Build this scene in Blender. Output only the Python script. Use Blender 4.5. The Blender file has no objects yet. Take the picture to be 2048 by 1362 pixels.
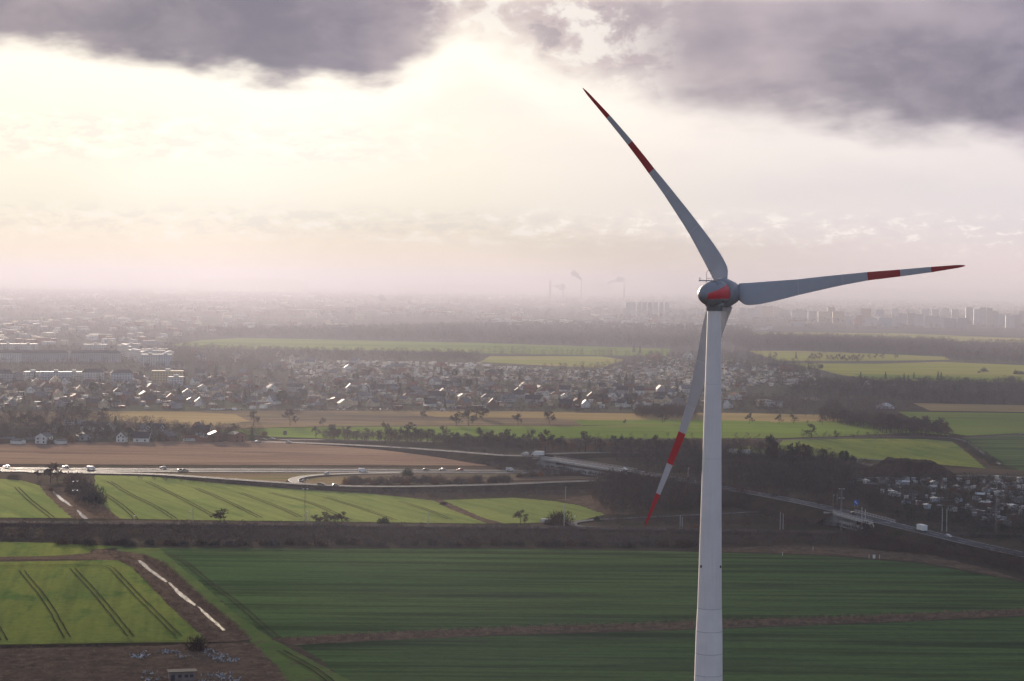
import bpy, math, random
import numpy as np
from mathutils import Vector, Matrix

# ------------------------------------------------------------------ camera
SC = bpy.context.scene
COL = SC.collection
R = math.radians
FPX, CX, CY = 3980.0, 1024.0, 681.0
CAM_H, PITCH, ROLL = 125.0, R(1.691), R(0.757)
cam_d = bpy.data.cameras.new("camera")
cam = bpy.data.objects.new("camera", cam_d); COL.objects.link(cam)
cam_d.sensor_width = 36.0; cam_d.lens = FPX / 2048.0 * 36.0
cam_d.clip_start = 1.0; cam_d.clip_end = 120000.0
FWD = Vector((0, math.cos(PITCH), -math.sin(PITCH)))
_r0 = Vector((1, 0, 0)); _u0 = Vector((0, math.sin(PITCH), math.cos(PITCH)))
RGT = _r0 * math.cos(ROLL) + _u0 * math.sin(ROLL)
UPV = _u0 * math.cos(ROLL) - _r0 * math.sin(ROLL)
M3 = Matrix((RGT, UPV, -FWD)).transposed()
cam.matrix_world = Matrix.Translation((0, 0, CAM_H)) @ M3.to_4x4()
SC.camera = cam

# ------------------------------------------------------------------ light
SUN_AZ, SUN_EL = R(-15.5), R(9.3)          # azimuth measured from +Y, negative = to the left
EXPO = 1.25
SC.view_settings.view_transform = 'Standard'
SC.view_settings.look = 'None'
SC.view_settings.exposure = EXPO
SC.view_settings.gamma = 1.0
SC.view_settings.use_curve_mapping = False
SC.cycles.volume_bounces = 0
SC.cycles.max_bounces = 5
SC.cycles.transparent_max_bounces = 12
SC.cycles.use_adaptive_sampling = True
sd = bpy.data.lights.new("sun", 'SUN'); sun = bpy.data.objects.new("sun", sd); COL.objects.link(sun)
SUNDIR = Vector((math.sin(SUN_AZ) * math.cos(SUN_EL), math.cos(SUN_AZ) * math.cos(SUN_EL), math.sin(SUN_EL)))
sun.rotation_euler = SUNDIR.to_track_quat('Z', 'Y').to_euler()
sun.location = (0, 0, 500)
sd.energy = 5.0; sd.angle = R(0.35); sd.color = (1.0, 0.83, 0.66)

def srgb(*c):
    out = []
    for v in c:
        v = v / 255.0
        out.append(v / 12.92 if v <= 0.04045 else ((v + 0.055) / 1.055) ** 2.4)
    return out
K = 2.0 ** -EXPO                            # world colours are given as they read at exposure 0
def sk(*c): return [v * K for v in srgb(*c)] + [1.0]

world = bpy.data.worlds.new("World"); SC.world = world; world.use_nodes = True
class NT:
    """small helper for building node trees"""
    def __init__(s, nt): s.nt = nt; s.n = nt.nodes; s.l = nt.links
    def node(s, t, **kw):
        n = s.n.new(t)
        for k, v in kw.items(): setattr(n, k, v)
        return n
    def put(s, sock, v):
        if hasattr(v, 'is_output'): s.l.new(v, sock)
        elif isinstance(v, (tuple, list)) and len(v) == 3 and sock.type == 'RGBA': sock.default_value = (*v, 1)
        else: sock.default_value = v
    def m(s, op, a, b=None, c=None, clamp=False):
        n = s.node('ShaderNodeMath', operation=op, use_clamp=clamp)
        for i, v in enumerate((a, b, c)):
            if v is not None: s.put(n.inputs[i], v)
        return n.outputs[0]
    def ss(s, v, a, b, lo=0.0, hi=1.0, kind='SMOOTHSTEP'):
        n = s.node('ShaderNodeMapRange', interpolation_type=kind)
        for i, x in enumerate((v, a, b, lo, hi)): s.put(n.inputs[i], x)
        return n.outputs[0]
    def mix(s, f, a, b, blend='MIX'):
        n = s.node('ShaderNodeMix', data_type='RGBA', blend_type=blend)
        s.put(n.inputs[0], f); s.put(n.inputs[6], a); s.put(n.inputs[7], b)
        return n.outputs[2]
    def noise(s, vec, scale, detail=3.0, rough=0.55, dist=0.0):
        n = s.node('ShaderNodeTexNoise')
        if vec is not None: s.put(n.inputs['Vector'], vec)
        n.inputs['Scale'].default_value = scale; n.inputs['Detail'].default_value = detail
        n.inputs['Roughness'].default_value = rough; n.inputs['Distortion'].default_value = dist
        return n.outputs['Fac']
    def ramp(s, f, stops, interp='LINEAR'):
        n = s.node('ShaderNodeValToRGB'); r = n.color_ramp; r.interpolation = interp
        while len(r.elements) < len(stops): r.elements.new(0.5)
        for e, (p, c) in zip(r.elements, stops): e.position = p; e.color = c
        s.put(n.inputs[0], f); return n.outputs[0]
    def xyz(s, x, y, z):
        n = s.node('ShaderNodeCombineXYZ')
        for i, v in enumerate((x, y, z)): s.put(n.inputs[i], v)
        return n.outputs[0]

def build_world():
    t = NT(world.node_tree); t.n.clear()
    tc = t.node('ShaderNodeTexCoord')
    sep = t.node('ShaderNodeSeparateXYZ'); t.l.new(tc.outputs['Generated'], sep.inputs[0])
    X, Y, Z = sep.outputs
    u = t.m('MULTIPLY', t.m('ARCTAN2', X, Y), 180 / math.pi)
    v = t.m('MULTIPLY', t.m('ARCSINE', Z), 180 / math.pi)
    U = t.m('ADD', t.m('DIVIDE', u, 32.0), 0.5)                    # -16..16 deg -> 0..1
    def P(x): return min(1, max(0, (math.degrees(math.atan((x - 1024) / 3980.0))) / 32 + 0.5))
    def EV(x, y): return ((550 + 0.0132 * x - y) / 69.5) / 10.0   # elevation/10 of a photograph point
    g = lambda k: (k, k, k, 1)
    edge = t.ramp(U, [(P(x), g(EV(x, y))) for x, y in
        [(0, 122), (300, 150), (560, 186), (760, 176), (850, 150), (880, 110), (925, 95), (980, 120), (1060, 150), (1180, 200), (1400, 262), (1650, 280), (1850, 305), (2048, 330)]])
    edge = t.m('MULTIPLY', edge, 10.0)
    vec = t.xyz(t.m('MULTIPLY', u, 0.22), t.m('MULTIPLY', v, 0.55), 3.7)
    n1 = t.noise(vec, 1.9, 7, 0.55, 0.0)
    n3 = t.noise(t.xyz(t.m('MULTIPLY', u, 0.3), t.m('MULTIPLY', v, 0.52), 2.2), 1.5, 8, 0.58, 0.3)
    n2 = t.noise(t.xyz(t.m('MULTIPLY', u, 0.11), t.m('MULTIPLY', v, 0.34), 9.1), 1.1, 4, 0.55, 0.3)
    d = t.m('ADD', t.m('SUBTRACT', v, edge), t.m('MULTIPLY', t.m('SUBTRACT', n1, 0.5), 1.7))
    soft = t.ramp(U, [(P(0), g(.5)), (P(800), g(.45)), (P(930), g(1.0)), (P(1300), g(1.0)), (P(1700), g(.8)), (P(2048), g(.75))])
    mask = t.ss(d, -0.10, t.m('MULTIPLY', soft, 1.5))
    # colour inside the dark clouds, by azimuth, then mottled
    dark = t.ramp(U, [(0, sk(160, 152, 160)), (P(300), sk(148, 142, 152)), (P(700), sk(142, 137, 150)), (P(850), sk(172, 160, 168)), (P(900), sk(216, 200, 198)),
        (P(1100), sk(206, 190, 190)), (P(1350), sk(178, 168, 174)), (P(1600), sk(156, 149, 159)), (P(1900), sk(142, 137, 150)), (1, sk(128, 122, 142))])
    lite = t.ramp(U, [(0, sk(205, 190, 190)), (P(700), sk(190, 178, 184)), (P(930), sk(250, 236, 224)), (P(1300), sk(222, 206, 206)), (P(2048), sk(190, 180, 190))])
    cl = t.mix(t.ss(n2, 0.42, 0.68, 0.0, 0.75), dark, lite)
    cl = t.mix(t.ss(n3, 0.35, 0.68, 0.0, 0.38), cl, lite)
    cl = t.mix(t.ss(t.m('SUBTRACT', v, edge), 0.6, 3.2, 0.0, 0.35), cl, t.mix(1.0, cl, (0.86, 0.86, 0.92), 'MULTIPLY'))
    # bright veil below the clouds
    low = t.ramp(U, [(0, [1.05 * K, .88 * K, .66 * K, 1]), (P(600), [1.03 * K, .86 * K, .67 * K, 1]), (P(1100), sk(252, 234, 214)), (P(1600), sk(236, 220, 213)), (1, sk(228, 213, 212))])
    mid = t.ramp(U, [(0, [1.07 * K, .98 * K, .82 * K, 1]), (P(500), [1.06 * K, .99 * K, .86 * K, 1]), (P(900), sk(253, 244, 228)), (P(1400), sk(241, 232, 226)), (1, sk(226, 218, 221))])
    sky = t.mix(t.ss(v, 0.3, 2.2), low, mid)
    # small far cumulus in bands
    cu = t.noise(t.xyz(t.m('MULTIPLY', u, 0.8), t.m('MULTIPLY', v, 1.9), 1.3), 1.6, 8, 0.66, 0.25)
    band = t.m('MULTIPLY', t.ss(v, 0.7, 1.5), t.ss(v, 2.3, 1.7))
    band2 = t.m('MULTIPLY', t.ss(v, 3.0, 3.6), t.ss(v, 4.9, 4.3))
    bb = t.m('MAXIMUM', band, t.m('MULTIPLY', band2, t.ss(u, 0.0, -6.0)))
    hi = t.m('MULTIPLY', t.ss(cu, 0.52, 0.62), bb)
    lo = t.m('MULTIPLY', t.ss(cu, 0.50, 0.42), bb)
    sky = t.mix(t.m('MULTIPLY', hi, 0.65), sky, [1.12 * K, 1.04 * K, .96 * K])
    sky = t.mix(t.m('MULTIPLY', lo, 0.22), sky, sk(214, 204, 212)[:3])
    veil = t.noise(t.xyz(t.m('MULTIPLY', u, 0.1), t.m('MULTIPLY', v, 0.5), 5.0), 1.3, 4, 0.5, 0.2)
    sky = t.mix(t.m('MULTIPLY', t.ss(veil, 0.45, 0.75, 0.0, 0.25), t.ss(u, -9.0, 3.0)), sky, sk(226, 216, 222)[:3])
    # lining just under the cloud edge
    dd = t.m('ABSOLUTE', t.m('ADD', d, 0.25))
    sky = t.mix(t.m('MULTIPLY', t.ss(dd, 1.1, 0.0), t.ss(u, 6.0, -2.0, 0.15, 0.6)), sky, [1.12 * K, 1.03 * K, .92 * K])
    n4 = t.noise(t.xyz(t.m('MULTIPLY', u, 0.34), t.m('MULTIPLY', v, 0.5), 6.4), 2.2, 9, 0.6, 0.25)
    gap = t.m('MULTIPLY', t.m('MULTIPLY', t.ss(u, -3.2, -1.4), t.ss(u, 5.5, 2.0)), t.ss(v, 4.2, 5.6))
    cl = t.mix(t.m('MULTIPLY', t.ss(n4, 0.47, 0.60, 0.0, 0.85), gap), cl, [1.04 * K, .97 * K, .89 * K])
    cl = t.mix(t.m('MULTIPLY', t.ss(n4, 0.46, 0.36, 0.0, 0.6), gap), cl, sk(168, 158, 168)[:3])
    sky = t.mix(1.0, sky, (1.2, 1.19, 1.18), 'MULTIPLY')
    front = t.mix(mask, sky, cl)
    # sky beyond the frame: clear-ish pale horizon behind the camera, grey overhead, glow round the sun
    nish = t.node('ShaderNodeTexSky', sky_type='NISHITA')
    nish.sun_disc = False; nish.sun_elevation = SUN_EL; nish.sun_rotation = SUN_AZ; nish.altitude = 100; nish.dust_density = 2.0
    up = t.mix(t.ss(v, 8.0, 50.0), sk(172, 164, 184)[:3], sk(66, 68, 92)[:3])
    oc = t.noise(tc.outputs['Generated'], 2.2, 4, 0.55, 0.3)
    up = t.mix(t.ss(oc, 0.4, 0.65, 0.0, 0.5), up, sk(56, 56, 78)[:3])
    up = t.mix(0.06, up, nish.outputs[0])
    sd_ = t.node('ShaderNodeVectorMath', operation='DOT_PRODUCT')
    t.l.new(tc.outputs['Generated'], sd_.inputs[0]); sd_.inputs[1].default_value = SUNDIR
    glow = t.ss(sd_.outputs['Value'], math.cos(R(17)), math.cos(R(2)), 0.0, 0.95)
    up = t.mix(glow, up, [1.7 * K, 1.5 * K, 1.25 * K])
    inside = t.m('MULTIPLY', t.ss(v, 9.0, 7.9), t.ss(t.m('ABSOLUTE', u), 40.0, 18.0))
    out = t.mix(inside, up, front)
    out = t.mix(t.ss(v, 0.0, -3.0), out, sk(150, 146, 150)[:3])
    bg = t.node('ShaderNodeBackground'); t.l.new(out, bg.inputs[0]); bg.inputs[1].default_value = 1.0
    o = t.node('ShaderNodeOutputWorld'); t.l.new(bg.outputs[0], o.inputs[0])
build_world()

# ------------------------------------------------------------------ helpers
def ray(x, y):
    return (FWD * FPX + RGT * (x - CX) - UPV * (y - CY))
def G(x, y, z=0.0):
    """ground point seen at photograph pixel (x, y)"""
    d = ray(x, y); k = (z - CAM_H) / d.z
    return Vector((d.x * k, d.y * k, z))
def PD(x, y, depth):
    d = ray(x, y) / FPX
    return Vector((0, 0, CAM_H)) + d * depth
def proj(p):
    q = Vector(p) - Vector((0, 0, CAM_H)); f = q.dot(FWD)
    return CX + q.dot(RGT) / f * FPX, CY - q.dot(UPV) / f * FPX
def unproj_np(px, py):
    d = np.outer(np.ones(len(px)), np.array(FWD)) * FPX + np.outer(px - CX, np.array(RGT)) - np.outer(py - CY, np.array(UPV))
    k = -CAM_H / d[:, 2]
    return d[:, 0] * k, d[:, 1] * k

def tag(o, label=None, cat=None, group=None, kind=None):
    if label: o["label"] = label
    if cat: o["category"] = cat
    if group: o["group"] = group
    if kind: o["kind"] = kind
    return o
def empty(name, loc=(0, 0, 0), rz=0.0):
    o = bpy.data.objects.new(name, None); COL.objects.link(o)
    o.location = loc; o.rotation_euler = (0, 0, rz); o.empty_display_size = 1.0
    return o

class MB:
    """collects polygons; build() makes one mesh"""
    def __init__(s): s.v = []; s.f = []; s.mi = []; s.n = 0
    def add(s, verts, faces, mi=0):
        b = s.n; s.v.extend([tuple(p) for p in verts]); s.n += len(verts)
        for f in faces: s.f.append([b + i for i in f]); s.mi.append(mi)
    def box(s, cx, cy, cz, sx, sy, sz, rz=0.0, mi=0):
        c, n = math.cos(rz), math.sin(rz); vs = []
        for z in (-.5, .5):
            for x, y in ((-.5, -.5), (.5, -.5), (.5, .5), (-.5, .5)):
                X, Y = x * sx, y * sy
                vs.append((cx + X * c - Y * n, cy + X * n + Y * c, cz + z * sz))
        s.add(vs, [(0, 3, 2, 1), (4, 5, 6, 7), (0, 1, 5, 4), (1, 2, 6, 5), (2, 3, 7, 6), (3, 0, 4, 7)], mi)
    def tube(s, p, q, r0, r1, k=4, mi=0, cap=True):
        p = Vector(p); q = Vector(q); d = (q - p)
        if d.length < 1e-6: return
        d.normalize(); a = d.orthogonal().normalized(); b = d.cross(a)
        vs = []
        for c, r in ((p, r0), (q, r1)):
            for i in range(k):
                t = 2 * math.pi * i / k
                vs.append(c + (a * math.cos(t) + b * math.sin(t)) * r)
        fs = [(i, (i + 1) % k, k + (i + 1) % k, k + i) for i in range(k)]
        if cap: fs += [tuple(range(k))[::-1], tuple(range(k, 2 * k))]
        s.add(vs, fs, mi)
    def path(s, pts, r, k=5, mi=0):
        for a, b in zip(pts[:-1], pts[1:]): s.tube(a, b, r, r, k, mi)
    def revolve(s, prof, k=24, axis='Z', mi=0, org=(0, 0, 0), cap=True):
        ox, oy, oz = org; vs = []
        for h, r in prof:
            for i in range(k):
                t = 2 * math.pi * i / k; a, b = r * math.cos(t), r * math.sin(t)
                vs.append((ox + a, oy + b, oz + h) if axis == 'Z' else (ox + a, oy + h, oz + b))
        fs = []
        for j in range(len(prof) - 1):
            for i in range(k):
                fs.append((j * k + i, j * k + (i + 1) % k, (j + 1) * k + (i + 1) % k, (j + 1) * k + i))
        if cap: fs += [tuple(range(k))[::-1], tuple(range((len(prof) - 1) * k, len(prof) * k))]
        s.add(vs, fs, mi)
    def build(s, name, mats, parent=None, smooth=False):
        me = bpy.data.meshes.new(name)
        me.from_pydata(s.v, [], s.f)
        for m in (mats if isinstance(mats, (list, tuple)) else [mats]): me.materials.append(m)
        if len(me.polygons): me.polygons.foreach_set('material_index', s.mi)
        if smooth: me.polygons.foreach_set('use_smooth', [len(f) <= 4 for f in s.f])
        me.update()
        o = bpy.data.objects.new(name, me); COL.objects.link(o)
        if parent: o.parent = parent
        return o

def np_mesh(name, V, F, mats, mi=None, smooth=False):
    """V (n,3), F (m,3) triangles"""
    me = bpy.data.meshes.new(name)
    V = np.ascontiguousarray(V, dtype=np.float32); F = np.ascontiguousarray(F, dtype=np.int32)
    me.vertices.add(len(V)); me.vertices.foreach_set('co', V.ravel())
    me.loops.add(F.size); me.loops.foreach_set('vertex_index', F.ravel())
    me.polygons.add(len(F))
    me.polygons.foreach_set('loop_start', np.arange(0, F.size, F.shape[1], dtype=np.int32))
    me.polygons.foreach_set('loop_total', np.full(len(F), F.shape[1], dtype=np.int32))
    for m in (mats if isinstance(mats, (list, tuple)) else [mats]): me.materials.append(m)
    if mi is not None: me.polygons.foreach_set('material_index', np.asarray(mi, dtype=np.int32))
    if smooth: me.polygons.foreach_set('use_smooth', np.ones(len(F), dtype=bool))
    me.update(calc_edges=True)
    return me
def link_mesh(name, me, parent=None, loc=None):
    o = bpy.data.objects.new(name, me); COL.objects.link(o)
    if parent: o.parent = parent
    if loc is not None: o.location = loc
    return o

# ------------------------------------------------------------------ materials
def mat(name, base, rough=0.8, spec=0.3, metal=0.0, var=0.0, vscale=1.0, bump=0.0, bscale=10.0, obj_var=0.0):
    m = bpy.data.materials.new(name); m.use_nodes = True; t = NT(m.node_tree); t.n.clear()
    b = t.node('ShaderNodeBsdfPrincipled'); o = t.node('ShaderNodeOutputMaterial'); t.l.new(b.outputs[0], o.inputs[0])
    b.inputs['Roughness'].default_value = rough; b.inputs['Specular IOR Level'].default_value = spec; b.inputs['Metallic'].default_value = metal
    tc = t.node('ShaderNodeTexCoord')
    col = (*base[:3], 1)
    if var > 0:
        n = t.noise(tc.outputs['Object'], vscale, 4, 0.6)
        col = t.mix(t.ss(n, 0.3, 0.7), tuple(c * (1 - var) for c in base[:3]), tuple(min(1, c * (1 + var)) for c in base[:3]))
    if obj_var > 0:
        oi = t.node('ShaderNodeObjectInfo')
        h = t.node('ShaderNodeHueSaturation'); t.put(h.inputs['Color'], col)
        t.put(h.inputs['Value'], t.ss(oi.outputs['Random'], 0, 1, 1 - obj_var, 1 + obj_var, 'LINEAR')); col = h.outputs[0]
    t.put(b.inputs['Base Color'], col)
    if bump > 0:
        bn = t.node('ShaderNodeBump'); bn.inputs['Strength'].default_value = bump
        t.put(bn.inputs['Height'], t.noise(tc.outputs['Object'], bscale, 3)); t.l.new(bn.outputs[0], b.inputs['Normal'])
    return m

def field_mat(name, ca, cb, cc=None, ang=0.0, period=12.0, stripe=0.0, patch=0.012, fine=0.35, rough=0.9, aniso=1.0, spots=None, sheen=0.0):
    """ground cover: large patches between ca and cb, rows along ANG degrees (0 = along X), fine grain"""
    m = bpy.data.materials.new(name); m.use_nodes = True; t = NT(m.node_tree); t.n.clear()
    b = t.node('ShaderNodeBsdfPrincipled'); o = t.node('ShaderNodeOutputMaterial'); t.l.new(b.outputs[0], o.inputs[0])
    b.inputs['Roughness'].default_value = 1.0; b.inputs['Specular IOR Level'].default_value = 0.0
    if sheen: 
        b.inputs['Sheen Weight'].default_value = sheen; b.inputs['Sheen Roughness'].default_value = 0.5
        b.inputs['Sheen Tint'].default_value = (1.0, 0.95, 0.5, 1)
    tc = t.node('ShaderNodeTexCoord')
    rot = t.node('ShaderNodeMapping'); t.l.new(tc.outputs['Object'], rot.inputs[0]); rot.inputs['Rotation'].default_value = (0, 0, -R(ang))
    v = rot.outputs[0]
    st = t.node('ShaderNodeMapping'); t.l.new(v, st.inputs[0]); st.inputs['Scale'].default_value = (1.0 / aniso, 1.0, 1.0)
    n1 = t.noise(st.outputs[0], patch, 5, 0.6, 0.2)
    col = t.mix(t.ss(n1, 0.36, 0.62), ca, cb)
    if cc is not None:
        n3 = t.noise(st.outputs[0], patch * 3.1, 5, 0.65)
        col = t.mix(t.ss(n3, 0.5, 0.68), col, cc)
    if stripe > 0:
        s2 = t.node('ShaderNodeMapping'); t.l.new(v, s2.inputs[0]); s2.inputs['Scale'].default_value = (0.006, 1.0 / period, 1.0)
        n2 = t.noise(s2.outputs[0], 1.0, 3, 0.7)
        col = t.mix(t.ss(n2, 0.40, 0.66, 0.0, stripe), col, t.mix(1.0, col, (0.36, 0.36, 0.46), 'MULTIPLY'))
    if fine > 0:
        f = t.noise(tc.outputs['Object'], 0.28, 6, 0.8)
        col = t.mix(t.ss(f, 0.35, 0.7, 0.0, fine), col, t.mix(1.0, col, (0.5, 0.48, 0.5), 'MULTIPLY'))
    t.put(b.inputs['Base Color'], col)
    bn = t.node('ShaderNodeBump'); bn.inputs['Strength'].default_value = 0.5; bn.inputs['Distance'].default_value = 0.3
    t.put(bn.inputs['Height'], t.noise(tc.outputs['Object'], 1.4, 3, 0.7)); t.l.new(bn.outputs[0], b.inputs['Normal'])
    return m
# ------------------------------------------------------------------ ground, fields, roads
GM = dict(
  base = field_mat('rough_ground', (.085,.066,.052), (.13,.10,.07), (.07,.075,.04), patch=0.02, fine=.5, aniso=2.5),
  far = field_mat('far_ground', (.075,.068,.066), (.115,.105,.10), (.09,.10,.05), patch=0.0025, fine=.3, aniso=3),
  crop_dark = field_mat('shaded_young_crop', (.095,.16,.058), (.128,.192,.066), (.085,.125,.055), ang=2, period=9, stripe=.75, patch=0.01, fine=.5, aniso=5),  # part of the cloud shade is put into this darker green
  crop_lit = field_mat('sunlit_winter_grass', (.195,.25,.068), (.28,.31,.075), (.135,.215,.058), ang=100, period=6, stripe=.28, patch=0.018, fine=.5, aniso=2.5),  # part of the low sunlight is put into this brighter green
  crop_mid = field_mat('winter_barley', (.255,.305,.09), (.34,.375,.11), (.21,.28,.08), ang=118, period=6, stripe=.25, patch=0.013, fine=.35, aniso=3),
  grass = field_mat('meadow_grass', (.16,.235,.045), (.22,.30,.06), (.26,.27,.08), ang=0, period=14, stripe=.25, patch=0.008, fine=.2, aniso=4),
  brown = field_mat('stubble', (.33,.215,.145), (.42,.28,.185), (.26,.17,.12), ang=-2, period=7, stripe=.35, patch=0.012, fine=.35, aniso=6),
  tan = field_mat('dry_straw_grass', (.50,.36,.17), (.40,.29,.13), (.32,.27,.11), ang=0, period=12, stripe=.3, patch=0.01, fine=.3, aniso=5),
  rough_tan = field_mat('fallow_land', (.36,.26,.14), (.20,.15,.11), (.25,.24,.09), ang=0, period=20, stripe=.4, patch=0.016, fine=.4, aniso=4),
  yel = field_mat('pale_meadow', (.38,.35,.10), (.29,.32,.07), (.42,.33,.14), ang=0, period=30, stripe=.25, patch=0.005, fine=.15, aniso=6),
  reed = field_mat('dead_reeds', (.21,.145,.10), (.14,.10,.072), (.27,.195,.125), patch=0.12, fine=.6, aniso=1),
  scrub = field_mat('scrub_floor', (.06,.045,.038), (.09,.065,.048), (.045,.055,.03), patch=0.05, fine=.6),
  soil = field_mat('bare_soil', (.065,.045,.035), (.10,.07,.05), None, patch=0.06, fine=.5),
  track = field_mat('wheel_track', (.06,.045,.035), (.10,.075,.05), None, patch=0.1, fine=.5),
  village = field_mat('village_ground', (.085,.078,.07), (.11,.12,.065), (.15,.13,.11), patch=0.03, fine=.5),
  path = field_mat('grass_path', (.12,.175,.055), (.16,.21,.065), (.15,.14,.07), patch=0.05, fine=.3),
)
M_ASPH = mat('asphalt', (.10,.097,.105), 0.85, 0.008, var=.25, vscale=.08, bump=.15, bscale=4)
M_ASPH2 = mat('worn_asphalt', (.15,.145,.14), 0.8, 0.02, var=.2, vscale=.1)
M_LINE = mat('road_paint', (.7,.7,.68), 0.5)
M_RAILBED = mat('ballast', (.10,.08,.07), 1.0, 0.0, var=.3, vscale=.6)
M_STEEL = mat('rail_steel', (.16,.15,.145), 0.9, 0.05)
M_CONC = mat('concrete', (.42,.41,.40), 0.85, var=.15, vscale=.3)
M_WATER = bpy.data.materials.new('water'); M_WATER.use_nodes = True
_t = NT(M_WATER.node_tree); _b = _t.n['Principled BSDF']
_b.inputs['Base Color'].default_value = (.03, .03, .03, 1); _b.inputs['Roughness'].default_value = 0.08; _b.inputs['Specular IOR Level'].default_value = 1.0
_b.inputs['IOR'].default_value = 1.7
_tc = _t.node('ShaderNodeTexCoord'); _bn = _t.node('ShaderNodeBump'); _bn.inputs['Strength'].default_value = 0.12; _bn.inputs['Distance'].default_value = 0.1
_t.put(_bn.inputs['Height'], _t.noise(_tc.outputs['Object'], 1.5, 2)); _t.l.new(_bn.outputs[0], _b.inputs['Normal'])

from mathutils.geometry import tessellate_polygon
_layer = [0]
def sheet(name, pix, m, z=None, rag=0.0, seed=1, hold=0):
    """flat sheet on the ground whose corners lie at the photograph points PIX; RAG (m) roughens its outline"""
    if z is None: _layer[0] += 1; z = 0.03 + 0.012 * _layer[0]
    pts = [G(x, y) for x, y in pix]
    return ground_poly(name, [(p.x, p.y) for p in pts], m, z, rag, seed)
def ground_poly(name, pts, m, z, rag=0.0, seed=1):
    if rag > 0:
        rnd = random.Random(seed); out = []
        for i, p in enumerate(pts):
            q = pts[(i + 1) % len(pts)]; L = math.hypot(q[0] - p[0], q[1] - p[1])
            n = max(1, min(90, int(L / (rag * 2.2)))); w = 0.0
            for k in range(n):
                t = k / n
                w = 0.55 * w + rnd.uniform(-1, 1) * rag * (0 if k == 0 else 1)
                nx, ny = -(q[1] - p[1]) / max(L, 1e-6), (q[0] - p[0]) / max(L, 1e-6)
                out.append((p[0] + (q[0] - p[0]) * t + nx * w, p[1] + (q[1] - p[1]) * t + ny * w))
        pts = out
    vs = [Vector((x, y, z)) for x, y in pts]
    tris = tessellate_polygon([vs])
    mb = MB(); ff = []
    for a, b, c in tris:
        n = (vs[b] - vs[a]).cross(vs[c] - vs[a])
        ff.append((a, b, c) if n.z >= 0 else (a, c, b))
    mb.add(vs, ff)
    o = mb.build(name, m); tag(o, kind='structure'); return o
def smooth_pts(pts, n=6):
    """Catmull-Rom through 2-D/3-D points"""
    P = [Vector(p) for p in pts]; P = [P[0] * 2 - P[1]] + P + [P[-1] * 2 - P[-2]]; out = []
    for i in range(1, len(P) - 2):
        for k in range(n):
            t = k / n; a, b, c, d = P[i - 1:i + 3]
            out.append(0.5 * ((2 * b) + (c - a) * t + (2 * a - 5 * b + 4 * c - d) * t * t + (3 * b - 3 * c + d - a) * t ** 3))
    out.append(P[-2]); return out
def ribbon_mesh(mb, pts, w, off=0.0, dz=0.0, dash=None, mi=0):
    """strip of width w along 3-D points, shifted OFF to the right"""
    L = []; n = len(pts)
    for i, p in enumerate(pts):
        a = pts[max(0, i - 1)]; b = pts[min(n - 1, i + 1)]
        d = Vector((b.x - a.x, b.y - a.y, 0)).normalized(); r = Vector((d.y, -d.x, 0))
        L.append((p + r * (off - w / 2) + Vector((0, 0, dz)), p + r * (off + w / 2) + Vector((0, 0, dz))))
    for i in range(n - 1):
        if dash and (i % dash[0]) >= dash[1]: continue
        a, b = L[i], L[i + 1]
        mb.add([a[0], a[1], b[1], b[0]], [(0, 1, 2, 3)], mi)
def resample(pts, step):
    out = [pts[0]]; acc = 0
    for a, b in zip(pts[:-1], pts[1:]):
        L = (b - a).length; t = step - acc
        while t <= L:
            out.append(a + (b - a) * (t / L)); t += step
        acc = (acc + L) % step if L else acc
    out.append(pts[-1]); return out
def road(name, pix, w, m=None, z=0.5, zs=None, lines=(), center_dash=True, bank=None, bankm=None):
    """carriageway along photograph points; every point may carry its own height"""
    pts = []
    for i, (x, y) in enumerate(pix):
        zz = zs[i] if zs else z
        pts.append(G(x, y, zz))
    pts = resample(smooth_pts(pts, 8), 6.0)
    mb = MB(); ribbon_mesh(mb, pts, w)
    # sides of the embankment the road lies on
    bw = bank or 2.0
    for sgn in (-1, 1):
        n = len(pts); S = []
        for i, p in enumerate(pts):
            a = pts[max(0, i - 1)]; b = pts[min(n - 1, i + 1)]
            d = Vector((b.x - a.x, b.y - a.y, 0)).normalized(); r = Vector((d.y, -d.x, 0)) * sgn
            S.append((p + r * w / 2, Vector(((p + r * (w / 2 + 0.6 + bw * max(p.z, .3) / 2)).x, (p + r * (w / 2 + 0.6 + bw * max(p.z, .3) / 2)).y, 0.0))))
        for i in range(n - 1):
            a, b = S[i], S[i + 1]
            q = [a[0], a[1], b[1], b[0]]
            mb.add(q, [(0, 1, 2, 3) if sgn < 0 else (3, 2, 1, 0)], 1)
    o = mb.build(name, [m or M_ASPH, bankm or GM['scrub']]); tag(o, kind='structure')
    if lines or center_dash:
        lb = MB()
        for off in lines: ribbon_mesh(lb, pts, 0.25, off, 0.03)
        if center_dash: ribbon_mesh(lb, pts, 0.2, 0.0, 0.03, dash=(3, 1))
        l = lb.build('road_marking', M_LINE); tag(l, kind='structure')
    return pts
def pair_tracks(name, pix, gauge=2.1, w=0.42, m=None):
    mb = MB(); pts = [G(x, y, 0.03 + .012 * 40) for x, y in pix]; pts = resample(smooth_pts(pts, 8), 5.0)
    rnd = random.Random(int(pix[0][0] * 7 + pix[0][1]))
    pts = [p + Vector((rnd.uniform(-.15, .15), rnd.uniform(-.15, .15), 0)) for p in pts]
    for off in (-gauge / 2, gauge / 2): ribbon_mesh(mb, pts, w, off)
    o = mb.build(name, m or GM['track']); tag(o, kind='structure'); return o

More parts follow.
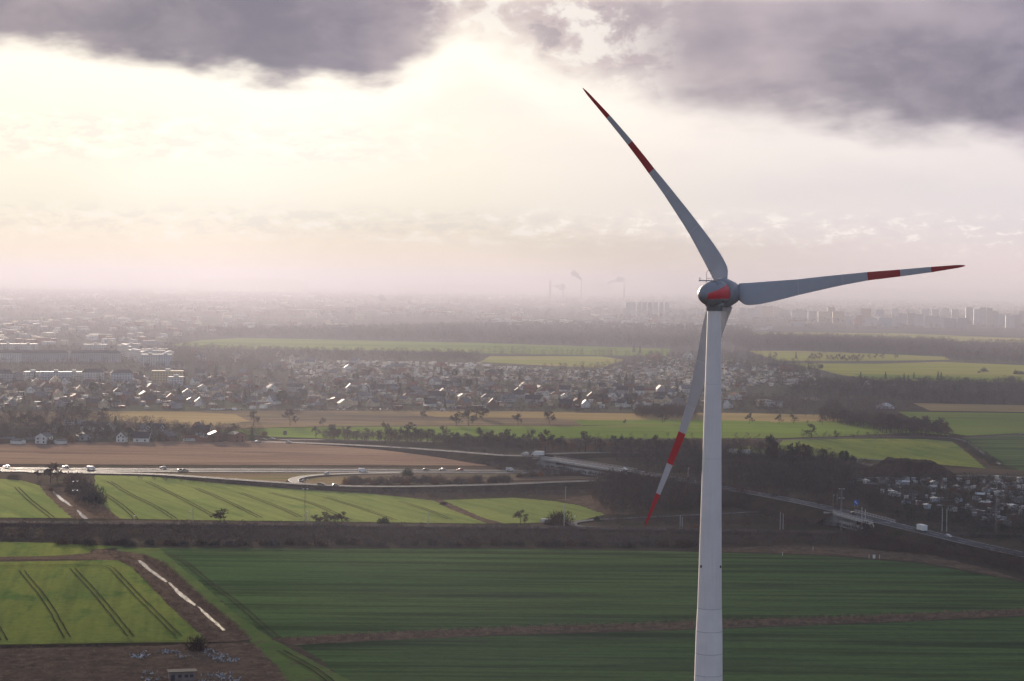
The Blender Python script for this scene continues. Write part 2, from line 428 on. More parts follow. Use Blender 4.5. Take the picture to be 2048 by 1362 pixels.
# one ground sheet to the horizon
mb = MB()
ys = [-2500, 200, 600, 1000, 1500, 2200, 3200, 5000, 9000, 16000, 28000, 52000]
xs = [-32000, -12000, -4000, -1500, -500, 500, 1500, 4000, 12000, 32000]
for j in range(len(ys)):
    for i in range(len(xs)): mb.v.append((xs[i], ys[j], 0.0))
mb.n = len(mb.v)
for j in range(len(ys) - 1):
    for i in range(len(xs) - 1):
        a = j * len(xs) + i
        mb.f.append([a, a + 1, a + 1 + len(xs), a + len(xs)]); mb.mi.append(1 if ys[j] >= 2200 else 0)
ground = mb.build('ground', [GM['base'], GM['far']]); tag(ground, kind='structure')

# foreground
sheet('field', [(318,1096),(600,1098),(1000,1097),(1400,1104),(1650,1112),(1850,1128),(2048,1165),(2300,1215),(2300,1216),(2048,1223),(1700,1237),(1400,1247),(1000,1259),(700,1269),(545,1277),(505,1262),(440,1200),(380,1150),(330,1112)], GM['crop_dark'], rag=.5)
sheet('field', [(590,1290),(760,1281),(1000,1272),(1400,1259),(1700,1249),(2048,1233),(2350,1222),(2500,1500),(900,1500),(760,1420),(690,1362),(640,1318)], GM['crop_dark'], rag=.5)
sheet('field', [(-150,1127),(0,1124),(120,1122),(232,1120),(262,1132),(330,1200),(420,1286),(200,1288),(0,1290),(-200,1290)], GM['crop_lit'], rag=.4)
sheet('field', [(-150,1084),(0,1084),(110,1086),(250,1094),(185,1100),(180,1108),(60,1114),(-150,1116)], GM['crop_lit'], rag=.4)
sheet('path', [(232,1095),(318,1096),(345,1120),(400,1165),(470,1228),(545,1278),(700,1362),(800,1440),(600,1440),(560,1340),(500,1283),(478,1262),(400,1190),(330,1128),(285,1108),(235,1102)], GM['path'], rag=.3)
sheet('ditch_bank', [(-150,1116),(0,1114),(100,1113),(182,1106),(190,1099),(240,1103),(290,1109),(330,1130),(400,1192),(505,1280),(440,1284),(415,1284),(330,1203),(268,1136),(240,1121),(120,1119),(0,1120),(-150,1122)], GM['reed'], rag=.4)
for k_, pl_ in enumerate(([(275,1121),(281,1121),(292,1129),(300,1137),(315,1148),(328,1157),(336,1164),(332,1165),(316,1155),(296,1141),(283,1130)], [(336,1165),(341,1166),(356,1180),(376,1196),(392,1210),(389,1212),(368,1199),(350,1183)], [(393,1212),(398,1214),(416,1229),(434,1245),(452,1261),(446,1262),(424,1243),(404,1225)])):
    sheet('ditch_water', pl_, M_WATER, rag=.22, seed=4 + k_)
sheet('reed_strip', [(540,1279),(700,1268),(1000,1256),(1400,1243),(1700,1233),(2048,1219),(2350,1208),(2350,1222),(2048,1232),(1700,1248),(1400,1258),(1000,1271),(700,1285),(590,1291)], GM['reed'], rag=.5)
sheet('rough_grassland', [(-200,1296),(0,1296),(300,1291),(505,1286),(560,1340),(640,1440),(640,1500),(-300,1500)], GM['reed'], rag=.6)
sheet('hedge_floor', [(-200,1290),(0,1290),(300,1286),(430,1285),(500,1284),(300,1293),(0,1298),(-200,1299)], GM['scrub'])
sheet('rough_grassland', [(1560,1092),(1680,1095),(1850,1108),(1980,1140),(2048,1163),(1850,1126),(1650,1110),(1400,1102),(1400,1098)], GM['reed'], rag=.8)
# middle left
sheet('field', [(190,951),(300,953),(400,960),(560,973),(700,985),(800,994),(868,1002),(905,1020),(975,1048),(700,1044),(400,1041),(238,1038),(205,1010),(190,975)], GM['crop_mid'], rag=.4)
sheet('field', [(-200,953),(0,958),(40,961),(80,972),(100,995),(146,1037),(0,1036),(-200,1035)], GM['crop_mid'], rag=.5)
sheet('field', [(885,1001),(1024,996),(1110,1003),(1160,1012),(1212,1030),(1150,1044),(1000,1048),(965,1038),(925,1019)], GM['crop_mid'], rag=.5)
sheet('ditch_bank', [(80,972),(110,975),(180,975),(208,1012),(240,1039),(146,1038),(98,995)], GM['reed'], rag=.7)
sheet('ditch_water', [(102,982),(108,983),(122,995),(137,1006),(144,1013),(138,1012),(120,1000)], M_WATER, rag=.3)
sheet('ditch_water', [(152,1020),(158,1022),(170,1032),(177,1039),(168,1039),(160,1031)], M_WATER, rag=.3)
sheet('ditch_bank', [(868,1002),(882,1001),(925,1019),(970,1038),(1010,1048),(976,1048),(905,1021)], GM['reed'], rag=.5)
sheet('rough_grassland', [(1110,1001),(1220,985),(1300,1010),(1260,1030),(1212,1030),(1160,1011)], GM['reed'], rag=.8)
sheet('verge', [(150,941),(1060,944),(1215,958),(1000,962),(850,970),(640,969),(540,964),(400,953),(300,948)], GM['rough_tan'], rag=.5)
sheet('field', [(-200,889),(0,888),(270,884),(545,882),(700,889),(870,902),(950,915),(975,932),(600,931),(0,929),(-200,928)], GM['brown'], rag=.6)
sheet('field', [(430,862),(560,856),(760,854),(1000,852),(1165,853),(1300,849),(1540,844),(1690,843),(1760,850),(1830,866),(1700,872),(1560,877),(1300,878),(1000,878),(880,884),(700,880),(540,874),(470,868)], GM['grass'], rag=.5)
sheet('fallow', [(-200,826),(200,824),(560,822),(860,822),(1150,824),(1165,852),(1000,851),(760,853),(560,855),(430,861),(300,852),(-200,850)], GM['rough_tan'], rag=.8)
sheet('field', [(820,825),(1024,824),(1290,828),(1440,826),(1640,830),(1700,842),(1540,845),(1440,848),(1310,840),(1180,841),(1100,837),(870,834)], GM['tan'], rag=.6)
sheet('field', [(1145,841),(1310,840),(1540,843),(1540,848),(1300,850),(1165,851)], GM['grass'], rag=.4)
sheet('field', [(200,823),(380,824),(470,830),(500,843),(430,852),(280,846),(210,838)], GM['tan'], rag=.8)
# right
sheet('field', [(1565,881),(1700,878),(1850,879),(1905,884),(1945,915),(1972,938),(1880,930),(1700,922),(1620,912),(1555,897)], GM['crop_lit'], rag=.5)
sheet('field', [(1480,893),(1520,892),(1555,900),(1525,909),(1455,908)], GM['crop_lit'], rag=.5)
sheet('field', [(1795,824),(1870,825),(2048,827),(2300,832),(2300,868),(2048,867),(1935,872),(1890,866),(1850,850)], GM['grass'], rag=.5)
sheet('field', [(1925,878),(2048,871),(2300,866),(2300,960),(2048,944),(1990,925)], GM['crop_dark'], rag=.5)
sheet('field', [(1700,842),(1780,846),(1860,862),(1905,872),(1830,866),(1690,846)], GM['grass'], rag=.4)
sheet('field', [(1826,807),(2048,811),(2300,816),(2300,830),(2048,825),(1860,822)], GM['tan'], rag=.6)
sheet('field', [(1575,727),(1760,728),(1880,724),(2048,731),(2300,738),(2300,772),(2048,766),(1900,763),(1760,761),(1680,750),(1640,740)], GM['yel'], rag=.8)
sheet('field', [(1700,748),(1850,752),(2020,758),(2030,764),(1900,762),(1760,760)], GM['grass'], rag=.5)
sheet('field', [(1495,702),(1600,702),(1750,708),(1890,714),(1900,720),(1780,722),(1560,722)], GM['yel'], rag=.6)
sheet('field', [(1470,667),(1600,665),(1800,667),(2048,677),(2300,682),(2300,692),(2048,686),(1900,683),(1700,675),(1500,674)], GM['yel'], rag=1)
sheet('field', [(340,690),(400,681),(480,676),(600,678),(760,682),(960,686),(1180,693),(1340,698),(1335,713),(1180,711),(960,707),(800,702),(600,700),(420,698)], GM['grass'], rag=1)
sheet('field', [(980,713),(1200,713),(1250,720),(1200,737),(1060,730),(960,724)], GM['yel'], rag=1)
sheet('village_ground', [(-400,700),(340,700),(600,705),(960,712),(1060,732),(1200,738),(1300,716),(1480,716),(1600,735),(1700,760),(1830,805),(1700,838),(1440,825),(800,822),(200,823),(-400,826)], GM['village'], z=0.02)
sheet('village_ground', [(-300,852),(200,850),(420,862),(545,878),(270,884),(-300,888)], GM['village'], z=0.025)
sheet('allotment_ground', [(1700,955),(1900,945),(2048,950),(2300,960),(2300,1085),(2048,1075),(1850,1040),(1740,1015)], GM['scrub'], z=0.022)

for px in ([(43,1140),(90,1198),(122,1252),(135,1274)], [(145,1136),(195,1190),(240,1245),(262,1272)], [(205,1130),(225,1138),(265,1180),(310,1225),(358,1272)],
           [(-30,1220),(-5,1255),(8,1280)], [(330,1106),(365,1120),(420,1165),(480,1210),(545,1268),(560,1276)]):
    pair_tracks('wheel_track', px)
for px in ([(205,985),(240,1008),(265,1030),(272,1040)], [(218,962),(260,988),(310,1012),(350,1037)], [(295,963),(360,995),(430,1032)], [(390,975),(460,1005),(520,1035)],
           [(480,985),(560,1015),(600,1034)], [(540,985),(620,1005),(700,1040)], [(650,993),(740,1022),(790,1040)], [(33,974),(60,1000),(105,1035)], [(800,1002),(850,1018),(900,1038)]):
    pair_tracks('wheel_track', px, 2.3, 0.5)
for px in ([(0,1293),(200,1285),(420,1282)], [(560,1300),(640,1345),(700,1400)], [(290,1100),(600,1104),(1000,1106),(1400,1113),(1700,1122)], [(0,1131),(130,1129),(200,1130)]):
    pair_tracks('wheel_track', px, 2.2, 0.5)

# railway
M_TIE = mat('sleeper', (.2,.18,.16), .9)
def railway(pix, z=1.2, n=2, w=11.0):
    pts = [G(x, y, z) for x, y in pix]; pts = resample(smooth_pts(pts, 6), 12.0)
    mb = MB(); ribbon_mesh(mb, pts, w)
    for sgn in (-1, 1):
        S = []
        for i, p in enumerate(pts):
            a = pts[max(0, i - 1)]; b = pts[min(len(pts) - 1, i + 1)]; d = (b - a).normalized(); r = Vector((d.y, -d.x, 0)) * sgn
            q = p + r * (w / 2 + 3); S.append((p + r * w / 2, Vector((q.x, q.y, 0))))
        for a, b in zip(S[:-1], S[1:]): mb.add([a[0], a[1], b[1], b[0]], [(0, 1, 2, 3) if sgn < 0 else (3, 2, 1, 0)], 1)
    tag(mb.build('railway_bed', [M_RAILBED, GM['scrub']]), kind='structure')
    rb = MB()
    for k in range(n):
        c = (k - (n - 1) / 2) * 4.4
        for s in (-.72, .72):
            ribbon_mesh(rb, pts, 0.16, c + s, 0.2)
    tag(rb.build('rails', M_STEEL), kind='structure')
    return pts
RAIL = railway([(-250,1041),(0,1044),(400,1047),(800,1051),(1200,1056),(1540,1062),(1740,1065),(1950,1067),(2300,1072)])
# motorway: two carriageways, slip roads
MW = [(-250,933.5),(0,936),(300,938),(560,938.5),(800,939.5),(1000,941),(1085,942),(1160,944)]
road('motorway', MW, 9.5, lines=(-4.2, 4.2), z=0.6)
road('motorway', [(x, y + 4.2 + (x < 200) * 0.6) for x, y in MW], 9.5, lines=(-4.2, 4.2), z=0.6)
road('slip_road', [(60,943),(200,945.5),(310,948),(420,955),(520,962),(640,969.5),(740,972.5),(850,972),(1000,968.5),(1120,963.5),(1225,960)], 7.0, z=2.6, zs=[.7,.8,1.2,2,2.4,2.6,2.6,2.8,3.2,3.6,4], lines=(-3, 3), center_dash=False, bank=4)
road('slip_road', [(800,945.5),(720,946.5),(655,948.5),(612,952),(590,957),(588,962),(605,967),(650,970.5),(700,971.5)], 6.5, z=1.2, zs=[.7,.8,1,1.2,1.5,1.8,2.0,2.4,2.6], lines=(-2.9, 2.9), center_dash=False, m=M_ASPH2)
# trunk road that climbs to the motorway bridge
road('trunk_road', [(500,884),(545,884),(640,887),(770,893),(900,902),(1000,910),(1060,912),(1095,915)], 9, zs=[.5,.5,.8,2,4,6,6.5,6.8], lines=(-4, 4), bank=4)
road('side_road', [(1095,908),(1180,905.5),(1400,905.5),(1500,909),(1560,911),(1650,914),(1740,919),(1790,921)], 7, z=2, zs=[5,3,2,1.5,1,1,1,1], lines=(-3.2, 3.2), center_dash=False)
road('service_road', [(1700,919),(1722,926),(1745,931)], 7, z=.6, m=M_ASPH2, center_dash=False)
road('trunk_road', [(1260,941),(1330,953),(1400,966),(1460,978),(1540,992),(1620,1008),(1690,1024)], 11, zs=[6.5,6,6,6,6.5,7,7.2], lines=(-5, 5), bank=4)
road('trunk_road', [(1765,1044),(1850,1064),(1950,1088),(2060,1112),(2300,1165)], 11, zs=[7.2,6,4,3,2], lines=(-5, 5), bank=4)
road('farm_road', [(1600,1018.5),(1520,1023),(1445,1027),(1300,1034),(1220,1037.5),(1172,1040.5),(1146,1045),(1148,1050.5),(1180,1053.5),(1250,1055.5),(1400,1058),(1540,1060.5)], 5, z=.5, m=M_ASPH2, center_dash=False)
road('lane', [(1555,880.5),(1660,876),(1780,873.5),(1860,874.5),(1915,878),(1950,893),(1985,910),(2020,928),(2060,938)], 4.5, z=.4, m=M_ASPH2, center_dash=False)
road('lane', [(1925,876),(1980,872.5),(2048,869),(2200,862)], 3.2, z=.4, m=M_ASPH2, center_dash=False)
road('lane', [(560,879),(700,880),(900,884),(1010,881),(1200,879.5),(1400,879),(1560,880)], 4, z=.3, m=M_ASPH2, center_dash=False)
road('access_road', [(1655,957),(1780,954.5),(1900,952),(1960,950),(2048,954),(2200,960)], 7, z=.5, m=M_ASPH2, center_dash=False)
sheet('ditch_water', [(1938,889),(1943,889),(1962,903),(1985,920),(2003,930),(1996,930),(1975,917),(1953,901)], M_WATER, z=.6, rag=.3)
sheet('ditch_water', [(1700,954.6),(1780,953.4),(1840,952.6),(1780,954.4)], M_WATER, z=.62)

# far hills along the horizon
def hills(pix, dist, m):
    """pix: crest line in photograph points; each crest vertex stands DIST away at the height that the photograph shows"""
    mb = MB(); n = len(pix); V = []
    for x, y in pix:
        p = PD(x, y, dist); h = max(p.z, 8)
        V += [(p.x * .93, p.y * .93, -2), (p.x * .97, p.y * .97, h * .62), (p.x, p.y, h), (p.x * 1.04, p.y * 1.04, h * .6), (p.x * 1.08, p.y * 1.08, -2)]
    F = [(5 * i + j, 5 * i + 5 + j, 5 * i + 6 + j, 5 * i + 1 + j) for i in range(n - 1) for j in range(4)]
    mb.add(V, F); o = mb.build('hills', m, smooth=True); tag(o, kind='structure')
M_HILL = mat('wooded_hill', (.05,.055,.04), .95, var=.4, vscale=.004)
def crest(pts, seed, step=9, jit=.7):
    rnd = random.Random(seed); out = []
    for (x0, y0), (x1, y1) in zip(pts[:-1], pts[1:]):
        n = max(1, int((x1 - x0) / step))
        for k in range(n):
            t = k / n; s = t * t * (3 - 2 * t)
            out.append((x0 + (x1 - x0) * t, y0 + (y1 - y0) * s + rnd.uniform(-jit, jit)))
    out.append(pts[-1]); return out
hills(crest([(-500,556),(0,555.5),(150,557.5),(360,559),(470,556.5),(560,556),(600,561),(760,564),(900,566),(1100,569),(1400,573),(1700,576),(2048,580),(2600,588)], 3, jit=.35), 32000, M_HILL)
hills(crest([(380,561),(430,557.5),(500,556),(545,555.8),(580,558.5),(615,562)], 4, jit=.2), 21000, M_HILL)
hills(crest([(780,567),(830,562.5),(880,563),(960,567),(1020,569)], 5, jit=.3), 24000, M_HILL)
hills(crest([(1480,580),(1560,574),(1680,575),(1850,578),(2048,581),(2300,586)], 6, jit=.3), 23000, M_HILL)
# ------------------------------------------------------------------ clouds that shade part of the land, and added strips that darken the haze
M_CLOUD = mat('cloud', (.8,.8,.82), 1.0, 0.0)
def point_in(poly, x, y):
    c = False; j = len(poly) - 1
    for i in range(len(poly)):
        xi, yi = poly[i]; xj, yj = poly[j]
        if (yi > y) != (yj > y) and x < (xj - xi) * (y - yi) / (yj - yi) + xi: c = not c
        j = i
    return c
def ico():
    import bmesh
    bm = bmesh.new(); bmesh.ops.create_icosphere(bm, subdivisions=2, radius=1.0)
    V = np.array([v.co[:] for v in bm.verts]); F = np.array([[v.index for v in f.verts] for f in bm.faces]); bm.free(); return V, F
ICO = ico()
def cloud(shade_pix, alt=4000.0, step=26.0, r=30.0, seed=1, poly=None, span=(-9999, 99999)):
    """a cloud of many puffs, hanging where it throws its shade on the ground points SHADE_PIX"""
    poly = poly or [(G(x, y).x, G(x, y).y) for x, y in shade_pix]
    rnd = random.Random(seed); k = alt / math.tan(SUN_EL)
    ox, oy = math.sin(SUN_AZ) * k, math.cos(SUN_AZ) * k
    x0, x1 = min(p[0] for p in poly), max(p[0] for p in poly); y0, y1 = min(p[1] for p in poly), max(p[1] for p in poly)
    Vs = []; Fs = []; n = 0; y = y0
    while y < y1:
        st = step * (1.0 + 0.8 * max(0, (y - 1000) / 1500)); x = x0
        while x < x1:
            px, py = x + rnd.uniform(-.4, .4) * st, y + rnd.uniform(-.4, .4) * st
            if span[0] < py < span[1] and point_in(poly, px, py):
                s = r * (st / step) * rnd.uniform(.75, 1.25); S = np.array([s, s, s * .12])
                V = ICO[0] * (1 + 0.08 * np.sin(ICO[0][:, [1, 2, 0]] * 7 + n)) * S + np.array([px + ox, py + oy, alt + rnd.uniform(-2, 2)])
                Vs.append(V); Fs.append(ICO[1] + n); n += len(V)
            x += st
        y += st
    me = np_mesh('cloud', np.vstack(Vs), np.vstack(Fs), M_CLOUD, smooth=True)
    o = link_mesh('cloud', me); tag(o, kind='structure'); return o
for al_, sp_, se_ in ((2200.0, (-9999, 1000), 13), (4000.0, (990, 99999), 3)): cloud([(610,1138),(800,1132),(1130,1126),(1190,1060),(1235,1035),(1215,1000),(1190,975),(1225,925),(1400,915),(1520,920),(1640,940),(1760,945),(1900,948),(1985,945),(1935,905),(1915,882),(2048,876),(2400,872),(2900,1600),(-400,1700),(-300,1228),(0,1224),(300,1222),(470,1232),(760,1262),(700,1215),(650,1170)], seed=se_, alt=al_, span=sp_)
for al_, sp_, se_ in ((2200.0, (-9999, 1000), 13), (4000.0, (990, 99999), 3)): cloud([(1690,772),(1850,765),(2048,768),(2500,775),(2600,868),(2048,862),(1880,852),(1840,838),(1960,826),(1820,815),(1700,812)], seed=5, step=34, r=38)

def along(c, a): return (c * math.cos(-SUN_AZ) - a * math.sin(-SUN_AZ), c * math.sin(-SUN_AZ) + a * math.cos(-SUN_AZ))
for c0, c1, sd_ in ((-70, 62, 7), (178, 620, 8)):  # added unseen cloud strips: they darken the near haze, with a gap for the turbine
    cloud(None, alt=1500.0, step=46, r=52, seed=sd_, poly=[along(c0, 420), along(c1, 420), along(c1, -1500), along(c0, -1500)])

# ------------------------------------------------------------------ wind turbine
def paint(name, col, rough=.38, var=.06, vs=.4, spec=.4, seams=None, dirt=0.0):
    m = mat(name, col, rough, spec, var=var, vscale=vs)
    if dirt:
        t = NT(m.node_tree); b = [n for n in t.n if n.type == 'BSDF_PRINCIPLED'][0]
        src = b.inputs['Base Color'].links[0].from_socket
        tc = t.node('ShaderNodeTexCoord'); mp = t.node('ShaderNodeMapping'); t.l.new(tc.outputs['Object'], mp.inputs[0]); mp.inputs['Scale'].default_value = (3.0, 3.0, .12)
        n = t.noise(mp.outputs[0], 1.2, 5, .6)
        t.put(b.inputs['Base Color'], t.mix(t.ss(n, .52, .75, 0, dirt), src, (.42, .38, .35)))
    return m
M_GREY = paint('turbine_grey', (.36,.37,.42), .42, .05, dirt=.25)
M_RED = paint('turbine_red', (.34,.012,.02), .4, .08)
M_REDN = paint('nacelle_red', (.66,.035,.05), .4, .1, dirt=.1)
M_NAC = paint('nacelle_grey', (.25,.255,.29), .45, .12, vs=.5, dirt=.5)
M_TOW = paint('tower_paint', (.74,.70,.70), .5, .04, vs=.2, dirt=.2)
M_TOWC = paint('tower_concrete', (.78,.74,.74), .6, .05, vs=.3, dirt=.2)
M_DARK = mat('dark_metal', (.05,.05,.055), .5, .4)
M_SEAM = mat('seam', (.48,.47,.50), .7)

DT = 320.0
HUBZ = PD(1462, 588, DT).z
_tp = PD(1428.7, 622, DT)
TX, TY = _tp.x, _tp.y
YAW = math.atan2(TX, TY) + R(24)         # axis of the nacelle, measured from +Y to the right
turb = empty('wind_turbine', (TX, TY, 0), -YAW)
tag(turb, 'tall grey wind turbine with red and white banded blades standing over the dark green field', 'wind turbine')
rad = [(2.74, 1.107), (38.1, 1.74), (50.7, 1.97), (54.4, 2.13), (62.7, 2.29), (123, 3.75)]
def tower_r(d):
    for (a, ra), (b, rb) in zip(rad[:-1], rad[1:]):
        if d <= b: return ra + (rb - ra) * (d - a) / (b - a)
    return rad[-1][1]
tb = MB(); zs_ = [HUBZ - 2.74, HUBZ - 50.7]
tb.revolve([(HUBZ - d, tower_r(d)) for d in (50.7, 44, 38.1, 30, 20, 10, 2.74)], 48, cap=False)
tow = tb.build('tower_shaft', M_TOW, turb, smooth=True)
tb = MB(); tb.revolve([(0, tower_r(HUBZ)), (HUBZ - 62.7, 2.29), (HUBZ - 54.4, 2.13), (HUBZ - 50.72, 1.975)], 48, cap=False)
towc = tb.build('tower_base', M_TOWC, turb, smooth=True)
for d in (50.7, 54.4, 58.0, 61.5, 65.2, 69):
    sb = MB(); sb.revolve([(HUBZ - d - .05, tower_r(d) + .012), (HUBZ - d + .05, tower_r(d) + .012)], 48); sb.build('seam_ring', M_SEAM, towc, smooth=True)
M_SEAM2 = paint('seam_soft', (.42,.42,.46))
for d in (14.5, 26.5):
    sb = MB(); sb.revolve([(HUBZ - d - .02, tower_r(d) + .008), (HUBZ - d + .02, tower_r(d) + .008)], 48); sb.build('seam_ring', M_SEAM2, tow, smooth=True)
for off in (-1.45, 1.62):
    # small obstruction lamps round the shaft, on the side towards the viewer
    zl = HUBZ - (1131 - 588) / 12.39; rl = tower_r(HUBZ - zl)
    va = math.atan2(TX, TY); lx = off; ly = -math.sqrt(max(rl * rl - off * off, 0.01))
    wx, wy = lx * math.cos(va) + ly * math.sin(va), -lx * math.sin(va) + ly * math.cos(va)
    c, s = math.cos(YAW), math.sin(YAW)
    lb = MB(); lb.revolve([(-.16, .14), (.05, .19), (.16, .12)], 10); lb.box(0, 0, -.2, .3, .3, .08)
    o = lb.build('obstruction_lamp', M_DARK, turb); o.location = (wx * c - wy * s, wx * s + wy * c, zl)

nac = MB(); NS, NK = 110, 120; prof = []
A_, B_, S1 = 6.5, 2.2, 1.45
for i in range(NS + 1):
    a = math.pi / 2 * (1 - i / NS); prof.append((S1 - A_ * math.sin(a), max(B_ * math.cos(a), .01)))
vs = []; tilt = R(1.5)
for s, r in prof:
    for k in range(NK):
        t = 2 * math.pi * k / NK; vs.append((r * math.cos(t), s, r * math.sin(t)))
fs, mi = [], []
for j in range(NS):
    for k in range(NK):
        a = (j * NK + k, j * NK + (k + 1) % NK, (j + 1) * NK + (k + 1) % NK, (j + 1) * NK + k)
        cxs = sum(vs[i][0] for i in a) / 4; css = sum(vs[i][1] for i in a) / 4; czs = sum(vs[i][2] for i in a) / 4
        fs.append(a); mi.append(1 if (cxs > .02 and css > -4.5 and css < 1.30 and czs > -.74 and czs < .22 + (css + 4.45) * .235) else 0)
for f, m_ in zip(fs, mi): pass
nac.v = vs; nac.n = len(vs); nac.f = [list(f)[::-1] for f in fs]; nac.mi = mi
nac.f.append(list(range(NS * NK, (NS + 1) * NK))); nac.mi.append(0)
nroot = (0, 0, HUBZ)
nacelle = nac.build('nacelle', [M_NAC, M_REDN], turb, smooth=True); nacelle.location = nroot; nacelle.rotation_euler = (tilt, 0, 0)
b = MB(); b.revolve([(S1 + .02, 2.22), (S1 + .1, 2.3), (3.25, 2.5), (3.4, 2.48), (3.42, 2.2)], 64, 'Y'); g = b.build('generator_ring', M_NAC, turb, smooth=False); g.location = nroot; g.rotation_euler = (tilt, 0, 0)
for p in g.data.polygons: p.use_smooth = len(p.vertices) == 4
b = MB(); b.revolve([(3.43, 2.28), (3.6, 2.34), (4.6, 2.25), (6.2, 1.95), (7.6, 1.3), (8.4, .6), (8.6, .05)], 48, 'Y'); hub = b.build('hub', M_NAC, turb, smooth=True); hub.location = nroot; hub.rotation_euler = (tilt, 0, 0)
b = MB(); b.revolve([(-2.76, 1.16), (-2.70, 1.3), (-2.05, 1.32), (-1.95, 1.5), (-1.5, 1.6)], 40); y_ = b.build('yaw_collar', M_NAC, turb, smooth=True); y_.location = nroot
b = MB(); b.box(0, 2.3, -2.25, 1.7, 1.6, 1.1); y_ = b.build('cable_box', M_NAC, turb); y_.location = nroot
b = MB(); b.revolve([(-.05, .16), (.05, .16)], 12, 'Y'); b.tube((-.3, 0, -.2), (-.3, 0, .15), .04, .04)
lo = b.build('nacelle_vent', M_DARK, nacelle); lo.location = (2.17, -1.6, -1.15); lo.rotation_euler = (0, 0, R(90))
# sensor bar, lamps and lightning hoop on the roof
b = MB(); b.box(0, 0, 0, 3.5, .2, .18); b.box(-1.55, 0, .0, .35, .25, .2); b.tube((-1.6, 0, 0), (-1.6, 0, .35), .05, .05, 6); b.box(-1.6, 0, .4, .16, .16, .18)
b.tube((-.6, 0, 0), (-.6, 0, -.5), .05, .05, 6); b.tube((1.1, 0, 0), (1.1, 0, -.5), .05, .05, 6); b.tube((1.6, 0, 0), (1.9, .2, -.5), .04, .04, 6)
sbar = b.build('sensor_bar', M_NAC, turb); sbar.location = (-.35, -1.2, HUBZ + 2.1); sbar.rotation_euler = (0, 0, R(20))
b = MB(); pts = [(-.42, 0, -.3), (-.42, 0, 1.15)] + [(-.05 - .42 * math.cos(t) + .05, 0, 1.2 + .35 * math.sin(t)) for t in np.linspace(.3, math.pi - .3, 7)] + [(.42, 0, 1.15), (.42, 0, -.5)]
b.path(pts, .035, 5); b.path([(-.42, 0, .35), (0, 0, .2), (.2, 0, .35)], .03, 5)
hoop = b.build('lightning_hoop', M_DARK, turb); hoop.location = (-.55, -1.0, HUBZ + 2.2); hoop.rotation_euler = (0, 0, R(20))
b = MB(); b.path([(0, 0, 0), (.06, 0, -.6), (.02, .05, -1.4)], .03, 5)
cb = b.build('cable', M_DARK, nacelle); cb.location = (1.25, -1.9, 1.75)

# blades
BR = [1.9, 2.3, 2.8, 3.4, 4.4, 5.8, 7.4, 9.2, 11, 12.2, 12.3, 14.5, 17, 19.9, 20, 22, 24.3, 26.5, 29.9, 32.5, 35.2, 37, 38.5, 39.6, 40.4, 40.8, 41]
def ip(r, xs_, ys_): return float(np.interp(r, xs_, ys_))
def blade(phi, bow, name='blade'):
    root = empty('blade'); root.parent = turb; root.location = nroot; root.rotation_euler = (tilt, 0, 0)
    root.rotation_euler = (Matrix.Rotation(tilt, 4, 'X') @ Matrix.Rotation(phi, 4, 'Y')).to_euler()
    N = 22; V = []
    for r in BR:
        le = -ip(r, [1.9, 2.8, 3.4, 12.2, 17, 24.3, 29.9, 35.2, 39.6, 40.6, 41], [1.28, 1.25, 1.2, .85, .83, .72, .53, .39, .22, .12, .02])
        te = ip(r, [1.9, 2.3, 2.8, 3.4, 5, 8, 12.2, 17, 20, 24.3, 29.9, 35.2, 39.6, 40.6, 41], [1.25, 1.55, 1.9, 2.12, 2.22, 1.95, 1.43, .97, .72, .48, .45, .37, .22, .14, .03])
        th = ip(r, [1.9, 3, 6, 12, 20, 30, 41], [.85, .72, .5, .3, .2, .15, .1])
        tw = R(ip(r, [1.9, 6, 12, 20, 30, 41], [16, 13, 8, 4, 1.5, 0]))
        cy = 5.3 + ip(r, [0, 6, 12, 20, 28, 35, 41], [0, .4, .8, 1.1, 1.0, .7, .2]) + bow * math.sin(math.pi * min(1, r / 41))
        le *= 1.1; te *= 1.14; ch = te - le
        for k in range(N):
            a = 2 * math.pi * k / N; u = (1 - math.cos(a)) / 2                    # 0 = leading edge
            tt = th * 2.2 * (0.2969 * math.sqrt(u) - .126 * u - .3516 * u * u + .2843 * u ** 3 - .1015 * u ** 4) * 2.2
            if r <= 3: tt = th * math.sin(math.pi * min(1, max(0, u)) ** .9)
            x = le + ch * u; y = (tt if a < math.pi else -tt) * (.55 if a < math.pi else .45) * min(1.0, ch / 1.2)
            V.append((x * math.cos(tw) - y * math.sin(tw), cy + x * math.sin(tw) * -1 + y * math.cos(tw), r))
    F, MI = [], []
    for j in range(len(BR) - 1):
        rm = (BR[j] + BR[j + 1]) / 2; red = 24.3 <= rm < 29.9 or rm > 35.2; seam = 12.2 < rm < 12.3 or 19.9 < rm < 20
        for k in range(N):
            F.append((j * N + k, j * N + (k + 1) % N, (j + 1) * N + (k + 1) % N, (j + 1) * N + k)); MI.append(1 if red else (2 if seam else 0))
    F += [tuple(range(N))[::-1], tuple(range((len(BR) - 1) * N, len(BR) * N))]; MI += [0, 1]
    m_ = MB(); m_.v = V; m_.n = len(V); m_.f = [list(f)[::-1] for f in F]; m_.mi = MI
    s = m_.build('blade_shell', [M_GREY, M_RED, M_SEAM], root, smooth=True)
    c = MB(); c.revolve([(1.1, 1.12), (1.75, 1.12), (1.86, 1.2), (1.95, 1.15)], 28, 'Z', org=(0, 5.3, 0))
    c.build('blade_collar', M_NAC, root, smooth=True)
    return root
for a_, b_, k_ in ((-38.2, 3.6, 43.6), (83.1, .3, 39.65), (200.8, .4, 42.2)):
    blade(R(a_), b_).scale = (1, 1, k_ / 41)

